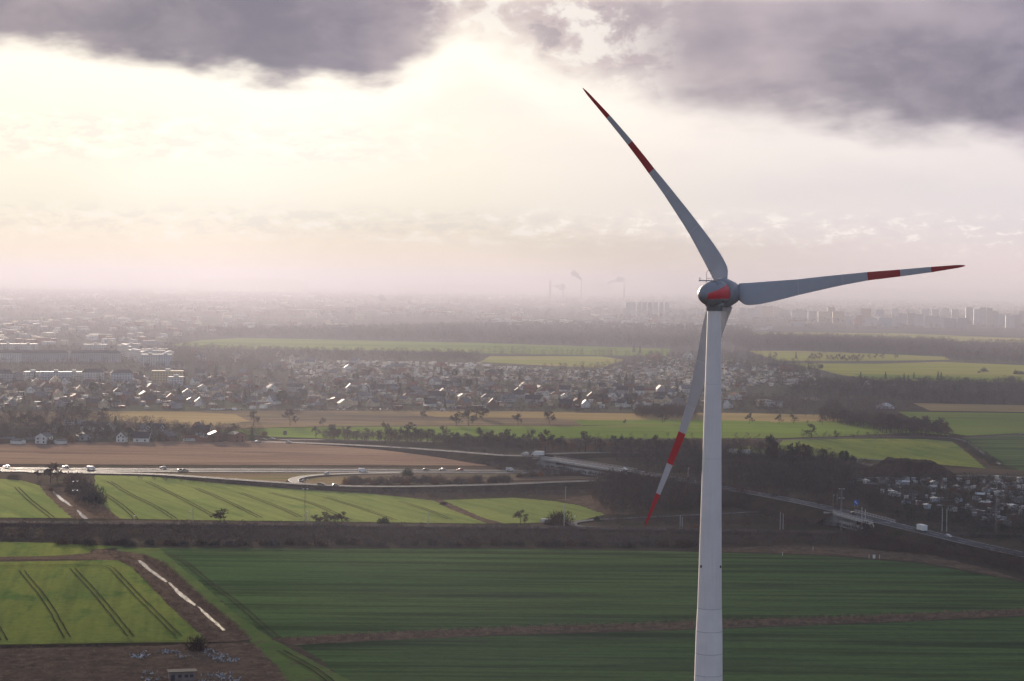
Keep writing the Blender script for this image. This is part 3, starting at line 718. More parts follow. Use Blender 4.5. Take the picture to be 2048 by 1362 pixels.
# ------------------------------------------------------------------ haze
def haze():
    b = MB(); b.box(0, 24500, 99.5, 66000, 55500, 201)
    m = bpy.data.materials.new('haze'); m.use_nodes = True; t = NT(m.node_tree); t.n.clear()
    v = t.node('ShaderNodeVolumePrincipled'); o = t.node('ShaderNodeOutputMaterial'); t.l.new(v.outputs[0], o.inputs[1])
    v.inputs['Color'].default_value = (.362, .365, .435, 1); v.inputs['Density'].default_value = HAZE_D
    v.inputs['Anisotropy'].default_value = HAZE_G
    o = b.build('haze', m); tag(o, kind='stuff')
HAZE_D, HAZE_G = 0.00016, 0.37
haze()
# ------------------------------------------------------------------ plants
M_BARK = mat('bark', (.065,.05,.042), .9, .2, var=.3, vscale=.8, obj_var=.2)
M_TWIG = mat('bare_twigs', (.11,.085,.076), .9, .1, var=.2, vscale=.1, obj_var=.3)
M_TWIG2 = mat('reddish_twigs', (.125,.078,.06), .9, .1, var=.2, vscale=.1, obj_var=.3)
M_TWIG3 = mat('grey_twigs', (.105,.09,.086), .9, .1, var=.2, vscale=.1, obj_var=.25)
M_TWIG4 = mat('rust_twigs', (.22,.105,.045), .9, .1, var=.2, vscale=.1, obj_var=.25)
M_REED = mat('dry_reed_stalks', (.34,.23,.15), .9, .05, var=.3, vscale=.3)
M_NEEDLE = mat('needles', (.022,.042,.020), .85, .2, var=.3, vscale=.2, obj_var=.3)
M_IVY = mat('evergreen_leaves', (.04,.06,.025), .8, .2, var=.3, vscale=.2, obj_var=.2)

def sliver(rs, P, D, L, W):
    """triangles with base at P, along unit D, length L, width W -> verts (3n,3)"""
    n = len(P); q = rs.normal(size=(n, 3)); q -= (q * D).sum(1)[:, None] * D; q /= np.linalg.norm(q, axis=1)[:, None] + 1e-9
    a = P - q * (W / 2)[:, None]; b = P + q * (W / 2)[:, None]; c = P + D * L[:, None]
    V = np.stack([a, b, c], 1).reshape(-1, 3); return V
def unit(a): return a / (np.linalg.norm(a, axis=1)[:, None] + 1e-9)
class TreeT: pass
def tri_tube(P, Q, r0, r1, k=3):
    P = np.array(P, float); Q = np.array(Q, float); d = Q - P; L = np.linalg.norm(d); d /= L + 1e-9
    a = np.cross(d, [0.3, 0.9, 0.1]); a /= np.linalg.norm(a); b = np.cross(d, a); V = []
    for c, r in ((P, r0), (Q, r1)):
        for i in range(k):
            t = 2 * math.pi * i / k; V.append(c + (a * math.cos(t) + b * math.sin(t)) * r)
    F = []
    for i in range(k): F += [(i, (i + 1) % k, k + (i + 1) % k), (i, k + (i + 1) % k, k + i)]
    return np.array(V), np.array(F)
def join(parts):
    V, F, n = [], [], 0
    for v, f in parts: V.append(v); F.append(f + n); n += len(v)
    return np.vstack(V), np.vstack(F)
def bare_tree(seed, h=12.0, spread=.42, trunk=.18, limbs=9, subs=5, twigs=8, tw=.24, up=.5, n2=5):
    """returns trunk (V,F) and crown (V,F); the height is h metres"""
    rs = np.random.RandomState(seed); T, C = [], []; tips = []
    tp = np.array([rs.uniform(-.02, .02) * h, rs.uniform(-.02, .02) * h, h * trunk])
    R0 = h * .022
    T.append(tri_tube((0, 0, 0), tp, R0, R0 * .75, 6))
    top = tp + np.array([rs.uniform(-.04, .04) * h, rs.uniform(-.04, .04) * h, h * .55]); T.append(tri_tube(tp, top, R0 * .7, R0 * .3, 5))
    for i in range(limbs):
        a = 2 * math.pi * (i + rs.uniform(-.3, .3)) / limbs; f = (i + .5) / limbs
        st = tp + (top - tp) * f * .97
        e = st + np.array([math.cos(a), math.sin(a), 0]) * h * spread * rs.uniform(.6, .95) * (1 - .8 * f * f) + np.array([0, 0, h * rs.uniform(.08, .20) * (1 + up * f)])
        T.append(tri_tube(st, e, R0 * .42, R0 * .18, 4))
        for j in range(subs):
            g = rs.uniform(.35, 1.0); s2 = st + (e - st) * g
            d2 = unit((e - st)[None] / h + rs.normal(size=(1, 3)) * .38 + np.array([[0, 0, .25]]))[0]
            e2 = s2 + d2 * h * rs.uniform(.12, .24)
            C.append(tri_tube(s2, e2, R0 * .16, R0 * .07, 3))
            for k in range(n2):
                g2 = rs.uniform(.3, 1); s3 = s2 + (e2 - s2) * g2
                d3 = unit(d2[None] + rs.normal(size=(1, 3)) * .6 + np.array([[0, 0, .15]]))[0]
                e3 = s3 + d3 * h * rs.uniform(.05, .12); C.append(tri_tube(s3, e3, R0 * .07, R0 * .04, 3)); tips.append((s3, e3, d3))
    P = []; D = []
    for s3, e3, d3 in tips:
        for _ in range(twigs):
            P.append(s3 + (e3 - s3) * rs.uniform(.2, 1)); D.append(d3 + rs.normal(size=3) * .75 + np.array([0, 0, .2]))
    P = np.array(P); D = unit(np.array(D)); n = len(P)
    V = sliver(rs, P, D, h * rs.uniform(.04, .10, n), np.full(n, tw * h / 12)); F = np.arange(3 * n).reshape(-1, 3)
    C.append((V, F)); cv, cf = join(C)
    tv, tf = join(T)
    k = h / max(cv[:, 2].max(), .1); return (tv * k, tf), (cv * k, cf)
def bush_t(seed, w=5.0, h=3.5, n=620, tw=.15, stems=9):
    rs = np.random.RandomState(seed); T = []
    for i in range(stems):
        a = rs.uniform(0, 6.28); r = rs.uniform(.1, .35) * w
        T.append(tri_tube((math.cos(a) * r * .3, math.sin(a) * r * .3, 0), (math.cos(a) * r, math.sin(a) * r, h * rs.uniform(.5, .8)), .06, .02, 3))
    u = unit(rs.normal(size=(n, 3))); u[:, 2] = np.abs(u[:, 2]); lob = 1 + .22 * np.sin(u[:, 0] * 5 + seed) * np.cos(u[:, 1] * 4 + seed * 2)
    rr = rs.uniform(.15, 1, n) ** .6 * lob
    P = u * rr[:, None] * np.array([w / 2, w / 2, h * .8])
    D = unit(u * .7 + rs.normal(size=(n, 3)) * .6 + np.array([0, 0, .6]))
    V = sliver(rs, P, D, rs.uniform(.5, 1.1, n) * h * .28, np.full(n, tw * h / 3.5)); 
    V[:, 2] = np.maximum(V[:, 2], 0.0)
    return join(T), (V, np.arange(3 * n).reshape(-1, 3))
def conifer_t(seed, h=11.0, w=4.6, n=520, round_=False):
    rs = np.random.RandomState(seed); T = [tri_tube((0, 0, 0), (0, 0, h * .9), h * .02, h * .004, 5)]
    z = rs.uniform(.08, 1, n) ** .9; a = rs.uniform(0, 6.28, n)
    if round_: z = .35 + .65 * rs.uniform(0, 1, n); rad = w / 2 * np.sqrt(np.maximum(0, 1 - ((z - .66) / .36) ** 2)) * 1.3
    else: rad = w / 2 * (1 - z) ** .85 + .12
    lay = 1 + .28 * np.sin(z * 40 + rs.uniform(0, 1, n)) + .15 * np.sin(a * 3 + seed)
    r = rad * lay * rs.uniform(.15, 1, n) ** .5
    P = np.stack([np.cos(a) * r * .7, np.sin(a) * r * .7, z * h], 1)
    D = unit(np.stack([np.cos(a), np.sin(a), np.full(n, .35 if round_ else -.3)], 1) + rs.normal(size=(n, 3)) * .35)
    V = sliver(rs, P, D, np.maximum(rad * .5, .5), np.full(n, h * .055)); V[:, 2] = np.maximum(V[:, 2], 0)
    return join(T), (V, np.arange(3 * n).reshape(-1, 3))

def templ(name, fn, seeds, tm, cms, **kw):
    """several variants: list of (trunk mesh, crown mesh, V, F)"""
    out = []
    for i, s in enumerate(seeds):
        (tv, tf), (cv, cf) = fn(s, **kw)
        cm = cms[i % len(cms)]
        out.append((np_mesh(name + '_trunk', tv, tf, tm), np_mesh(name + '_crown', cv, cf, cm)))
    return out
TP = {
 'tree': templ('bare_tree', bare_tree, range(10, 18), M_BARK, [M_TWIG, M_TWIG3, M_TWIG, M_TWIG2], h=12.0),
 'oak': templ('oak', bare_tree, range(20, 24), M_BARK, [M_TWIG], h=12.0, spread=.55, trunk=.2, limbs=9, subs=5, twigs=8),
 'poplar': templ('poplar', bare_tree, range(30, 35), M_BARK, [M_TWIG3, M_TWIG2], h=14.0, spread=.15, trunk=.15, limbs=14, subs=4, twigs=6, up=1.2),
 'small': templ('young_tree', bare_tree, range(40, 44), M_BARK, [M_TWIG], h=12.0, spread=.5, trunk=.3, limbs=6, subs=3, twigs=6, tw=.16),
 'bush': templ('shrub', bush_t, range(50, 56), M_BARK, [M_TWIG, M_TWIG3, M_TWIG2], w=5, h=3.5),
 'rust': templ('rust_shrub', bush_t, range(60, 63), M_BARK, [M_TWIG4], w=5, h=4.5),
 'conifer': templ('conifer', conifer_t, range(70, 74), M_BARK, [M_NEEDLE]),
 'pine': templ('pine', conifer_t, range(80, 82), M_BARK, [M_NEEDLE], h=12.0, w=7.0, round_=True),
 'ever': templ('evergreen_bush', bush_t, range(84, 86), M_BARK, [M_IVY], w=5, h=4, n=700, tw=.25),
}
TH = {'tree': 12.0, 'oak': 12.0, 'poplar': 14.0, 'small': 12.0, 'bush': 4.4, 'rust': 5.6, 'conifer': 11.0, 'pine': 12.0, 'ever': 5.0}
NM = {'tree': ('bare_tree', 'bare tree'), 'oak': ('spreading_tree', 'bare spreading tree'), 'poplar': ('poplar_tree', 'slender bare poplar'), 'small': ('young_tree', 'small bare young tree'),
      'bush': ('shrub', 'bare brown shrub'), 'rust': ('shrub', 'rust coloured shrub'), 'conifer': ('conifer', 'dark conical conifer'), 'pine': ('pine_tree', 'dark round topped pine'), 'ever': ('evergreen_shrub', 'dark green shrub')}
CATN = {'tree': 'tree', 'oak': 'tree', 'poplar': 'tree', 'small': 'tree', 'bush': 'shrub', 'rust': 'shrub', 'conifer': 'conifer', 'pine': 'pine tree', 'ever': 'shrub'}
PLANTS = []          # (object, kind, zone, px) - labels are written at the end, when neighbours are known
prnd = random.Random(77)
def ppm(x, y): return (y - (550 + .0132 * x)) / 125.0
def plant(kind, x, y, hp=None, h=None, zone='', wide=1.0, var=None, single=None):
    """one plant whose foot stands at photograph point (x, y), hp photograph pixels tall (or h metres)"""
    g = G(x, y); H = (h if h else hp / ppm(x, y)) * 1.12
    nm = NM[kind][0]; o = empty(nm, (g.x, g.y, 0), prnd.uniform(0, 6.28))
    s = H / TH[kind]; wide *= 1.25 if kind == 'tree' else 1.0; o.scale = (s * wide, s * wide, s)
    v = TP[kind][(var if var is not None else prnd.randrange(99)) % len(TP[kind])]
    t = link_mesh('stems' if kind in ('bush', 'rust', 'ever') else 'trunk', v[0], o); c = link_mesh('crown', v[1], o)
    PLANTS.append((o, kind, zone, x, y, single)); return o

# --- trees placed one by one
for x, y, h in [(632,876,22),(659,878,24),(668,878,28),(676,880,22),(696,880,26),(713,880,20),(737,881,24),(782,887,28),(792,886,27),(814,885,38),(828,884,28),(840,884,26),(854,887,28),(867,888,28),(887,884,30),
                (900,890,24),(917,892,26),(937,893,26),(962,889,32),(975,893,26),(987,890,28),(1000,892,26),(1012,888,30),(1028,894,26),(1045,897,26)]:
    plant('tree', x, y, h, zone='along the field road beyond the brown field')
plant('oak', 770, 888, 42, zone='', single='largest dark tree beside the field road, standing at the edge of the brown field')
for x, y, h in [(1061,897,36),(1091,901,40),(1106,901,30),(1120,900,27),(1160,905,24),(1171,903,38),(1200,903,25),(1231,904,31),(1246,904,30),(1259,905,30),(1276,905,27),(1296,906,27),(1314,906,34),(1332,905,27),(1350,905,26),(1369,905,29),(1390,906,26),(1469,899,20),(1520,906,22)]:
    plant('tree', x, y, h, zone='in the scrubby strip behind the motorway bridge')
plant('oak', 580, 852, 37, single='forked bare tree on the field edge left of the long green field'); plant('oak', 507, 852, 30, single='bare tree on the straw coloured field behind the conifer by the hamlet')
plant('tree', 646, 852, 16, single='low bare tree at the back edge of the green field, right of the forked tree')
for x, y, h in [(846,838,16),(912,853,28),(937,853,32),(952,838,26),(966,838,26),(1036,851,23),(1098,848,25)]:
    plant('tree', x, y, h, zone='on the fallow strip before the village')
plant('oak', 1325, 847, 28, wide=1.1, single='lone round crowned bare tree standing in the green field just left of the turbine tower')
for x, h in [(1196,11),(1215,8),(1244,10),(1263,12),(1290,10),(1314,9),(1336,12),(1383,11),(1471,12),(1494,12),(1518,10)]:
    plant('small', x, 877, h, zone='in the row along the near edge of the long green field')
for x, y, h in [(1250,849,10),(1499,848,22),(1558,848,20),(1587,848,21),(1615,848,8),(1645,850,21),(1680,850,11),(1686,850,11),(1698,851,9),(1703,851,9)]:
    plant('oak', x, y, h, zone='between the straw coloured field and the green field')
for x, y, h, k in [(1606,876,17,'small'),(1613,876,14,'small'),(1623,876,27,'oak'),(1651,875,13,'small'),(1672,875,15,'oak'),(1716,872,11,'small'),(1736,872,8,'small')]:
    plant(k, x, y, h, zone='beside the lane above the bright green slope')
xs_ = np.linspace(1765, 1891, 17)
for i, x in enumerate(xs_): plant('tree', x, 866 + (x - 1765) * .06 + prnd.uniform(-1.5, 1.5), 34 + prnd.uniform(-5, 5), zone='in the dense row between the two dark green fields')
for i, x in enumerate(np.linspace(1655, 1760, 17)): plant('tree', x, 840 + (x - 1655) * .19 + prnd.uniform(-3, 3), 28 + prnd.uniform(-5, 5), zone='in the belt that slants down behind the straw coloured field')
for x, y, h in [(1551,717,12),(1623,722,15),(1630,722,13),(1640,722,16),(1655,722,12),(1663,723,14),(1671,723,15),(1680,725,17),(1688,725,16),(1697,724,13),(1704,725,17),(1711,726,16),(1716,725,17),(1725,720,11),(1738,719,10),(1751,719,12),(1765,719,13),(1791,718,11)]:
    plant('oak', x, y, h, zone='in the row across the pale far meadow')
for x, y, h in [(1592,718,13),(1617,739,13),(1622,740,11),(1630,739,9),(1721,766,20),(1729,768,14),(1771,760,15),(1808,767,18),(1816,768,16),(1800,768,13),(1828,758,12),(1848,777,20),(1876,762,17),(1882,762,16)]:
    plant('conifer', x, y, h, zone='at the edge of the pale far meadow on the right')
plant('pine', 1642, 741, 11, single='small round topped pine at the left end of the pale far meadow')
for x, y, h in [(1968,744,12),(2023,763,15),(2033,749,12),(2043,749,10),(1958,746,6)]: plant('bush', x, y, h, zone='out on the pale far meadow at the right edge')
for x, y, h in [(1538,930,58),(1544,933,50),(1551,931,45),(1578,932,42),(1586,933,44),(1594,932,46),(1602,933,42),(1610,933,44),(1618,932,40),(1638,936,34),(1648,936,38),(1562,934,40),(1656,934,22)]:
    plant('poplar', x, y, h, zone='in the group below the bright green slope')
plant('pine', 1688, 933, 28, single='dark pine left of the brown earth mound'); plant('pine', 1706, 934, 19, single='smaller pine between the taller pine and the earth mound')
for x, y, h in [(1600,946,12),(1614,949,13),(1690,958,13),(1750,965,12)]: plant('conifer', x, y, h, zone='in the dark wood left of the earth mound')
# left, by the ditch
plant('tree', 101, 966, 38, single='tallest bare tree by the upper end of the ditch near the motorway'); plant('tree', 114, 962, 30, single='slim bare tree just right of the tallest one by the ditch')
plant('bush', 28, 958, 15, wide=1.5, single='low round shrub by the motorway at the left edge'); plant('tree', 76, 958, 17, single='thin leafless sapling left of the tallest tree by the ditch')
plant('bush', 150, 974, 42, wide=1.0, single='tall shrub beside the motorway at the top of the shrub clump by the ditch'); plant('bush', 166, 990, 44, wide=1.0, single='tall grey shrub in the middle of the clump by the ditch')
plant('bush', 180, 1003, 48, wide=.9, single='dense brown shrub on the field side of the clump by the ditch'); plant('bush', 194, 1008, 38, wide=.9, single='lowest shrub of the clump by the ditch, throwing a long shadow'); plant('bush', 140, 985, 22, single='low dark shrub under the clump on the left bank of the upper ditch'); plant('rust', 102, 982, 10, single='small rust coloured shrub at the head of the upper ditch water')
plant('tree', 440, 1049, 30, wide=1.2, single='dark bare tree alone beside the railway at the foot of the striped field')
for x, y, h in [(632,1048,18),(640,1048,14),(650,1048,24),(660,1049,18),(670,1048,20),(684,1049,25)]: plant('tree', x, y, h, zone='beside the railway right of the tall lamp mast', wide=1.15)
plant('ever', 767, 1049, 18, wide=1.3, single='dark leafy bush alone beside the railway below the striped field')
plant('bush', 887, 1010, 10, wide=1.4, single='low bush on the ditch between the striped field and the small green field')
plant('oak', 1041, 1050, 30, wide=1.3, single='wide bare tree left of the hairpin bend'); plant('bush', 1119, 1050, 38, wide=1.1, single='big rounded bare bush beside the white trailer near the hairpin bend')
plant('bush', 1104, 1049, 24, single='lower bush squeezed between the white trailer and the big rounded bush'); plant('ever', 1194, 1042, 12, single='dark bush inside the hairpin bend of the farm road')
plant('rust', 1390, 1058, 12, single='rust coloured bush beside the railway just left of the tower'); plant('bush', 395, 1301, 40, wide=.9, single='dark bare bush beside the rubble in the bottom left corner')
plant('poplar', 1730, 1088, 44, wide=1.3, single='thin many stemmed bare tree in front of the railway bridge'); plant('bush', 1028, 1068, 18, single='rust brown bush on the railway embankment below the white trailer')
for i, x in enumerate([692,704,713,722,735,748,760,775,789,800,812,826,838,848,858,870,884,898,912,925,940,955,985,1000,1012]):
    plant('bush' if i % 5 else 'rust', x, 969 - max(0, (x - 900)) * .02 + prnd.uniform(-4, 2), prnd.uniform(13, 22), zone='inside the motorway slip road loop')
plant('ever', 815, 952, 20, single='dark evergreen bush in front of the motorway right of the loop')
for x in [1040,1052,1066,1081,1096,1110,1125,1140,1156]: plant('rust' if x == 1081 else 'bush', x, 955 - (x - 1040) * .03, prnd.uniform(12, 18), zone='between the slip road and the motorway bridge')
for i in range(42):
    x = 118 + i * 31 + prnd.uniform(-9, 9); plant('bush', x, 1088 + x * .004 + prnd.uniform(-2, 3), prnd.uniform(14, 22), zone='on the railway embankment above the foreground field', wide=prnd.uniform(1.1, 1.5))
# hamlet by the brown field
for x, y, h, k in [(144,842,36,'tree'),(166,843,34,'tree'),(206,843,27,'oak'),(152,862,22,'conifer'),(231,862,27,'conifer'),(236,868,20,'conifer'),(467,868,20,'tree'),(504,884,26,'conifer'),(455,882,26,'tree'),(528,872,14,'rust'),
                   (22,850,28,'tree'),(40,856,26,'tree'),(58,850,24,'tree'),(76,860,28,'tree'),(92,872,26,'tree'),(112,866,26,'tree'),(125,880,28,'tree'),(190,874,28,'tree'),(212,878,26,'tree'),(250,872,24,'tree'),(262,880,24,'tree'),(318,884,22,'conifer'),(330,868,18,'tree'),
                   (345,876,20,'tree'),(358,872,22,'tree'),(372,880,22,'tree'),(120,850,26,'tree'),(12,872,24,'tree'),(2,884,20,'bush'),(60,882,22,'tree'),(142,884,18,'rust'),(168,880,24,'tree'),(300,862,20,'tree'),(420,858,12,'tree'),(440,880,18,'bush'),(300,884,16,'ever'),(182,886,14,'bush'),(100,888,16,'bush'),(276,866,18,'tree')]:
    plant(k, x, y, h, zone='among the houses of the hamlet by the brown field')
# village trees
def pix_area(poly, n, rnd, mind=0.0, taken=None, ground=True):
    """n random photograph points in POLY, evenly spread over the ground they show"""
    x0, x1 = min(p[0] for p in poly), max(p[0] for p in poly); y0, y1 = min(p[1] for p in poly), max(p[1] for p in poly)
    yh = 550 + .0132 * (x0 + x1) / 2; out = []; taken = taken if taken is not None else []; tries = 0
    while len(out) < n and tries < n * 60:
        tries += 1; x = rnd.uniform(x0, x1)
        if ground:
            a, b = 1 / max(y1 - yh, 1), 1 / max(y0 - yh, 1); y = yh + 1 / rnd.uniform(a, b)
        else: y = rnd.uniform(y0, y1)
        if not point_in(poly, x, y): continue
        g = G(x, y)
        if mind and any((g.x - q[0]) ** 2 + (g.y - q[1]) ** 2 < mind * mind for q in taken): continue
        taken.append((g.x, g.y)); out.append((x, y))
    return out
VILL = [(-20,752),(300,745),(600,742),(1000,752),(1400,760),(1520,785),(1520,815),(1400,818),(800,819),(200,820),(-20,822)]
vr = random.Random(5)
for x, y in pix_area(VILL, 62, vr): plant(vr.choice(['tree'] * 5 + ['oak', 'poplar']), x, y, h=vr.uniform(8, 14), zone='among the houses of the village')
for x, y in pix_area(VILL, 40, vr): plant(vr.choice(['conifer'] * 4 + ['pine']), x, y, h=vr.uniform(8, 14), zone='among the houses of the village')
for x, y, h in [(1268,705,16),(1280,707,14),(950,757,18),(957,757,14),(715,750,14),(1353,778,20),(1362,779,18),(1650,770,15),(1565,772,14),(1040,762,18),(418,768,22),(1238,768,20),(1252,770,22),(1265,768,18)]:
    plant('conifer', x, y, h, zone='among the garden plots beyond the village')

# --- masses that nobody could count
def lod_tree(seed, h, w, n, trunk=True, wid=.35, round_=False):
    rs = np.random.RandomState(seed); u = unit(rs.normal(size=(n, 3)))
    P = np.stack([u[:, 0] * w / 2, u[:, 1] * w / 2, h * .55 + u[:, 2] * h * .36], 1) * np.array([1, 1, 1])
    P[:, :2] *= rs.uniform(.2, .95, n)[:, None]; D = unit(u * .5 + np.array([0, 0, .8]) + rs.normal(size=(n, 3)) * .45)
    V = sliver(rs, P, D, rs.uniform(.16, .34, n) * h, rs.uniform(.6, 1.3, n) * wid); V[:, 2] = np.clip(V[:, 2], .3, h)
    F = np.arange(3 * n).reshape(-1, 3)
    if trunk:
        t = tri_tube((0, 0, 0), (0, 0, h * .7), h * .014, h * .006, 3); return join([(V, F), t])
    return V, F
def mass(name, pts, fn_args, mats, seed, label=None, group=None, hv=(.75, 1.25), nvar=6):
    """PTS: ground xy of every plant; all copied into one mesh"""
    rs = np.random.RandomState(seed); T = [lod_tree(seed * 10 + i, **fn_args) for i in range(nvar)]
    Vs, Fs, MI, n = [], [], [], 0
    for (x, y) in pts:
        V, F = T[rs.randint(nvar)]; a = rs.uniform(0, 6.28); s = rs.uniform(*hv); c, si = math.cos(a) * s, math.sin(a) * s
        W = np.stack([V[:, 0] * c - V[:, 1] * si + x, V[:, 0] * si + V[:, 1] * c + y, V[:, 2] * s], 1)
        Vs.append(W); Fs.append(F + n); n += len(W); MI.append(np.full(len(F), rs.randint(len(mats))))
    me = np_mesh(name, np.vstack(Vs), np.vstack(Fs), mats, np.concatenate(MI))
    o = link_mesh(name, me); tag(o, label, None, group, 'stuff'); return o
def scatter(poly, n, seed, jitter=None):
    rnd = random.Random(seed); return [(G(x, y).x, G(x, y).y) for x, y in pix_area(poly, n, rnd)]
WM = [M_TWIG, M_TWIG3, M_TWIG2]
def wood(name, poly, n, seed, h=12, w=8, k=40, wid=.35, mats=None, label=None, **kw):
    return mass(name, scatter(poly, n, seed), dict(h=h, w=w, n=k, wid=wid), mats or WM, seed, label, **kw)
DW = [M_TWIG, M_TWIG3, M_TWIG3, M_NEEDLE]
wood('scrub', [(-150,1050),(0,1051),(500,1055),(1000,1060),(1400,1066),(1700,1072),(1700,1094),(1400,1094),(1000,1092),(500,1090),(110,1087),(110,1074),(-150,1076)], 2600, 1, h=3.4, w=4.2, k=46, wid=.16, label='dark bare scrub covering the railway embankment')
wood('scrub', [(-150,1072),(110,1073),(110,1084),(-150,1083)], 200, 21, h=1.6, w=3, k=40, wid=.16, mats=[M_TWIG], label='low dark hedge along the railway at the left edge')
wood('scrub', [(200,955),(560,976),(700,988),(870,1000),(1100,996),(1220,984),(1230,966),(1000,974),(800,978),(640,976),(400,960)], 900, 2, h=2.2, w=3.5, k=44, wid=.14, label='dark scrub on the slip road bank above the striped field')
wood('wood', [(1215,965),(1420,985),(1470,990),(1690,1032),(1690,1056),(1600,1015),(1445,1022),(1230,1034),(1190,1010),(1180,990)], 640, 3, h=9, w=6, k=80, wid=.22, hv=(.35, 1.3), mats=[M_TWIG3, M_TWIG, M_TWIG2], label='dark bare wood between the hairpin road and the trunk road')
wood('wood', [(1190,908),(1530,912),(1700,930),(1760,945),(1700,955),(1720,1010),(1560,985),(1450,968),(1270,937)], 900, 4, h=9.5, w=6.5, k=80, wid=.22, hv=(.35, 1.25), mats=[M_TWIG3, M_TWIG], label='dark bare wood behind the trunk road right of the motorway bridge')
wood('scrub', [(1190,1042),(1460,1036),(1600,1024),(1690,1045),(1690,1060),(1460,1056),(1200,1050)], 420, 5, h=3.2, w=4, k=50, wid=.15, label='dark scrub inside the hairpin of the farm road')
wood('scrub', [(1000,944),(1230,958),(1260,950),(1090,922),(950,905),(900,905),(975,932)], 520, 6, h=3.2, w=4, k=50, wid=.17, label='dark scrub on the banks round the motorway bridge')
wood('scrub', [(1080,884),(1540,884),(1540,904),(1200,903),(1080,903)], 620, 7, h=4.0, w=4.5, k=46, wid=.2, mats=[M_TWIG2, M_TWIG4, M_TWIG], label='reddish brown thicket behind the side road')
wood('scrub', [(880,886),(1080,890),(1080,902),(900,897)], 300, 71, h=4.5, w=4.5, k=46, wid=.2, mats=WM, label='bare thicket along the road left of the motorway bridge')
wood('wood', [(1262,826),(1395,826),(1390,838),(1270,836)], 260, 8, h=9, w=6, k=46, wid=.3, mats=[M_TWIG2, M_TWIG], label='brown copse behind the lone round crowned tree')
wood('scrub', [(1765,1052),(1850,1072),(1950,1098),(2080,1130),(2200,1200),(2000,1140),(1900,1118),(1800,1110),(1700,1095),(1690,1068)], 900, 9, h=4, w=4.5, k=50, wid=.17, mats=[M_TWIG, M_TWIG2], label='dark thicket on the near side of the trunk road')
wood('scrub', [(1700,960),(1900,955),(2200,965),(2200,1120),(1950,1080),(1800,1045),(1730,1015)], 1700, 10, h=4.2, w=4.4, k=44, wid=.2, mats=[M_TWIG3, M_TWIG, M_NEEDLE], label='dark shrubs between the huts of the near garden colony')
wood('wood', [(1480,800),(1700,800),(1830,815),(1780,842),(1640,838),(1480,822)], 420, 11, h=9, w=6, k=46, wid=.3, label='brown trees round the white tent')
wood('wood', [(1620,766),(1880,768),(2048,768),(2300,776),(2300,820),(2048,813),(1850,808),(1700,800),(1560,790)], 2300, 12, h=10, w=7, k=42, wid=.35, mats=DW, label='dark wood below the pale far meadow')
wood('wood', [(1440,677),(1700,682),(1900,690),(1935,704),(1890,713),(1760,707),(1480,700)], 2600, 13, h=17, w=9, k=34, wid=.5, mats=[M_TWIG, M_TWIG3], label='straight edged plantation of bare trunks behind the pale meadow')
wood('wood', [(1880,700),(1960,690),(2300,695),(2300,735),(2048,729),(1890,722)], 1300, 14, h=14, w=9, k=36, wid=.5, label='rounded bare wood at the right edge behind the meadow')
wood('wood', [(380,668),(700,661),(1000,655),(1200,652),(1500,662),(1500,684),(1340,697),(1000,689),(760,681),(480,675)], 5200, 15, h=16, w=12, k=22, wid=1.0, mats=[M_TWIG, M_TWIG3], label='wide dark forest behind the long pale green field')
wood('wood', [(520,706),(960,712),(955,726),(760,724),(540,720)], 620, 16, h=12, w=8, k=36, wid=.4, label='belt of bare trees between the pale green field and the garden plots')
wood('wood', [(330,696),(560,703),(540,740),(345,745)], 700, 17, h=11, w=8, k=36, wid=.4, label='bare trees right of the apartment blocks')
wood('wood', [(960,708),(1340,714),(1340,718),(960,711)], 130, 18, h=13, w=5, k=26, wid=.3, label='thin line of bare trees across the pale green field')
wood('village_trees', [(-100,690),(340,700),(560,730),(1000,745),(1480,730),(1640,745),(1640,800),(1480,820),(800,818),(200,820),(-100,822)], 5200, 19, h=8.5, w=6.5, k=30, wid=.34, mats=[M_TWIG, M_TWIG3, M_TWIG2, M_NEEDLE], label='bare garden trees and hedges between the houses of the village')
wood('village_trees', [(1040,742),(1200,738),(1300,712),(1480,708),(1640,735),(1640,760),(1480,740)], 700, 20, h=10, w=7, k=36, wid=.35, mats=DW, label='bare trees round the garden plots behind the turbine')
wood('hamlet_trees', [(-100,826),(130,826),(300,852),(520,868),(520,884),(270,884),(-100,886)], 760, 22, h=7.5, w=5.5, k=60, wid=.22, mats=WM, label='bare garden trees and hedges of the hamlet')
wood('reeds', [(540,1279),(1000,1256),(1700,1233),(2300,1210),(2300,1221),(1700,1247),(1000,1270),(600,1289)], 1500, 23, h=1.3, w=2.2, k=26, wid=.09, mats=[M_REED, M_TWIG2, M_REED], label='strip of dead brown reeds across the foreground field')
wood('reeds', [(284,1112),(335,1132),(400,1192),(503,1278),(478,1276),(430,1233),(380,1192),(330,1150),(286,1118)], 500, 24, h=1.6, w=2.2, k=30, wid=.09, mats=[M_REED, M_TWIG2], label='dead reeds on the right bank of the bright ditch')
wood('reeds', [(190,1100),(260,1108),(270,1122),(330,1170),(420,1250),(450,1282),(415,1283),(330,1205),(262,1135),(232,1120)], 500, 25, h=1.1, w=2.2, k=30, wid=.09, mats=[M_REED, M_TWIG2], label='dead reeds on the left bank of the bright ditch')
wood('reeds', [(-50,1297),(505,1290),(600,1375),(-50,1400)], 1400, 26, h=1.0, w=2.4, k=22, wid=.08, mats=[M_REED, M_TWIG2, M_REED], label='dead grass and reeds of the rough ground at the bottom left')
wood('reeds', [(276,1122),(300,1134),(330,1156),(378,1196),(430,1238),(470,1272),(464,1276),(424,1243),(368,1200),(318,1159),(288,1136)], 75, 28, h=1.0, w=1.6, k=26, wid=.08, mats=[M_REED, M_TWIG2], label='tufts of reeds standing in the ditch water')
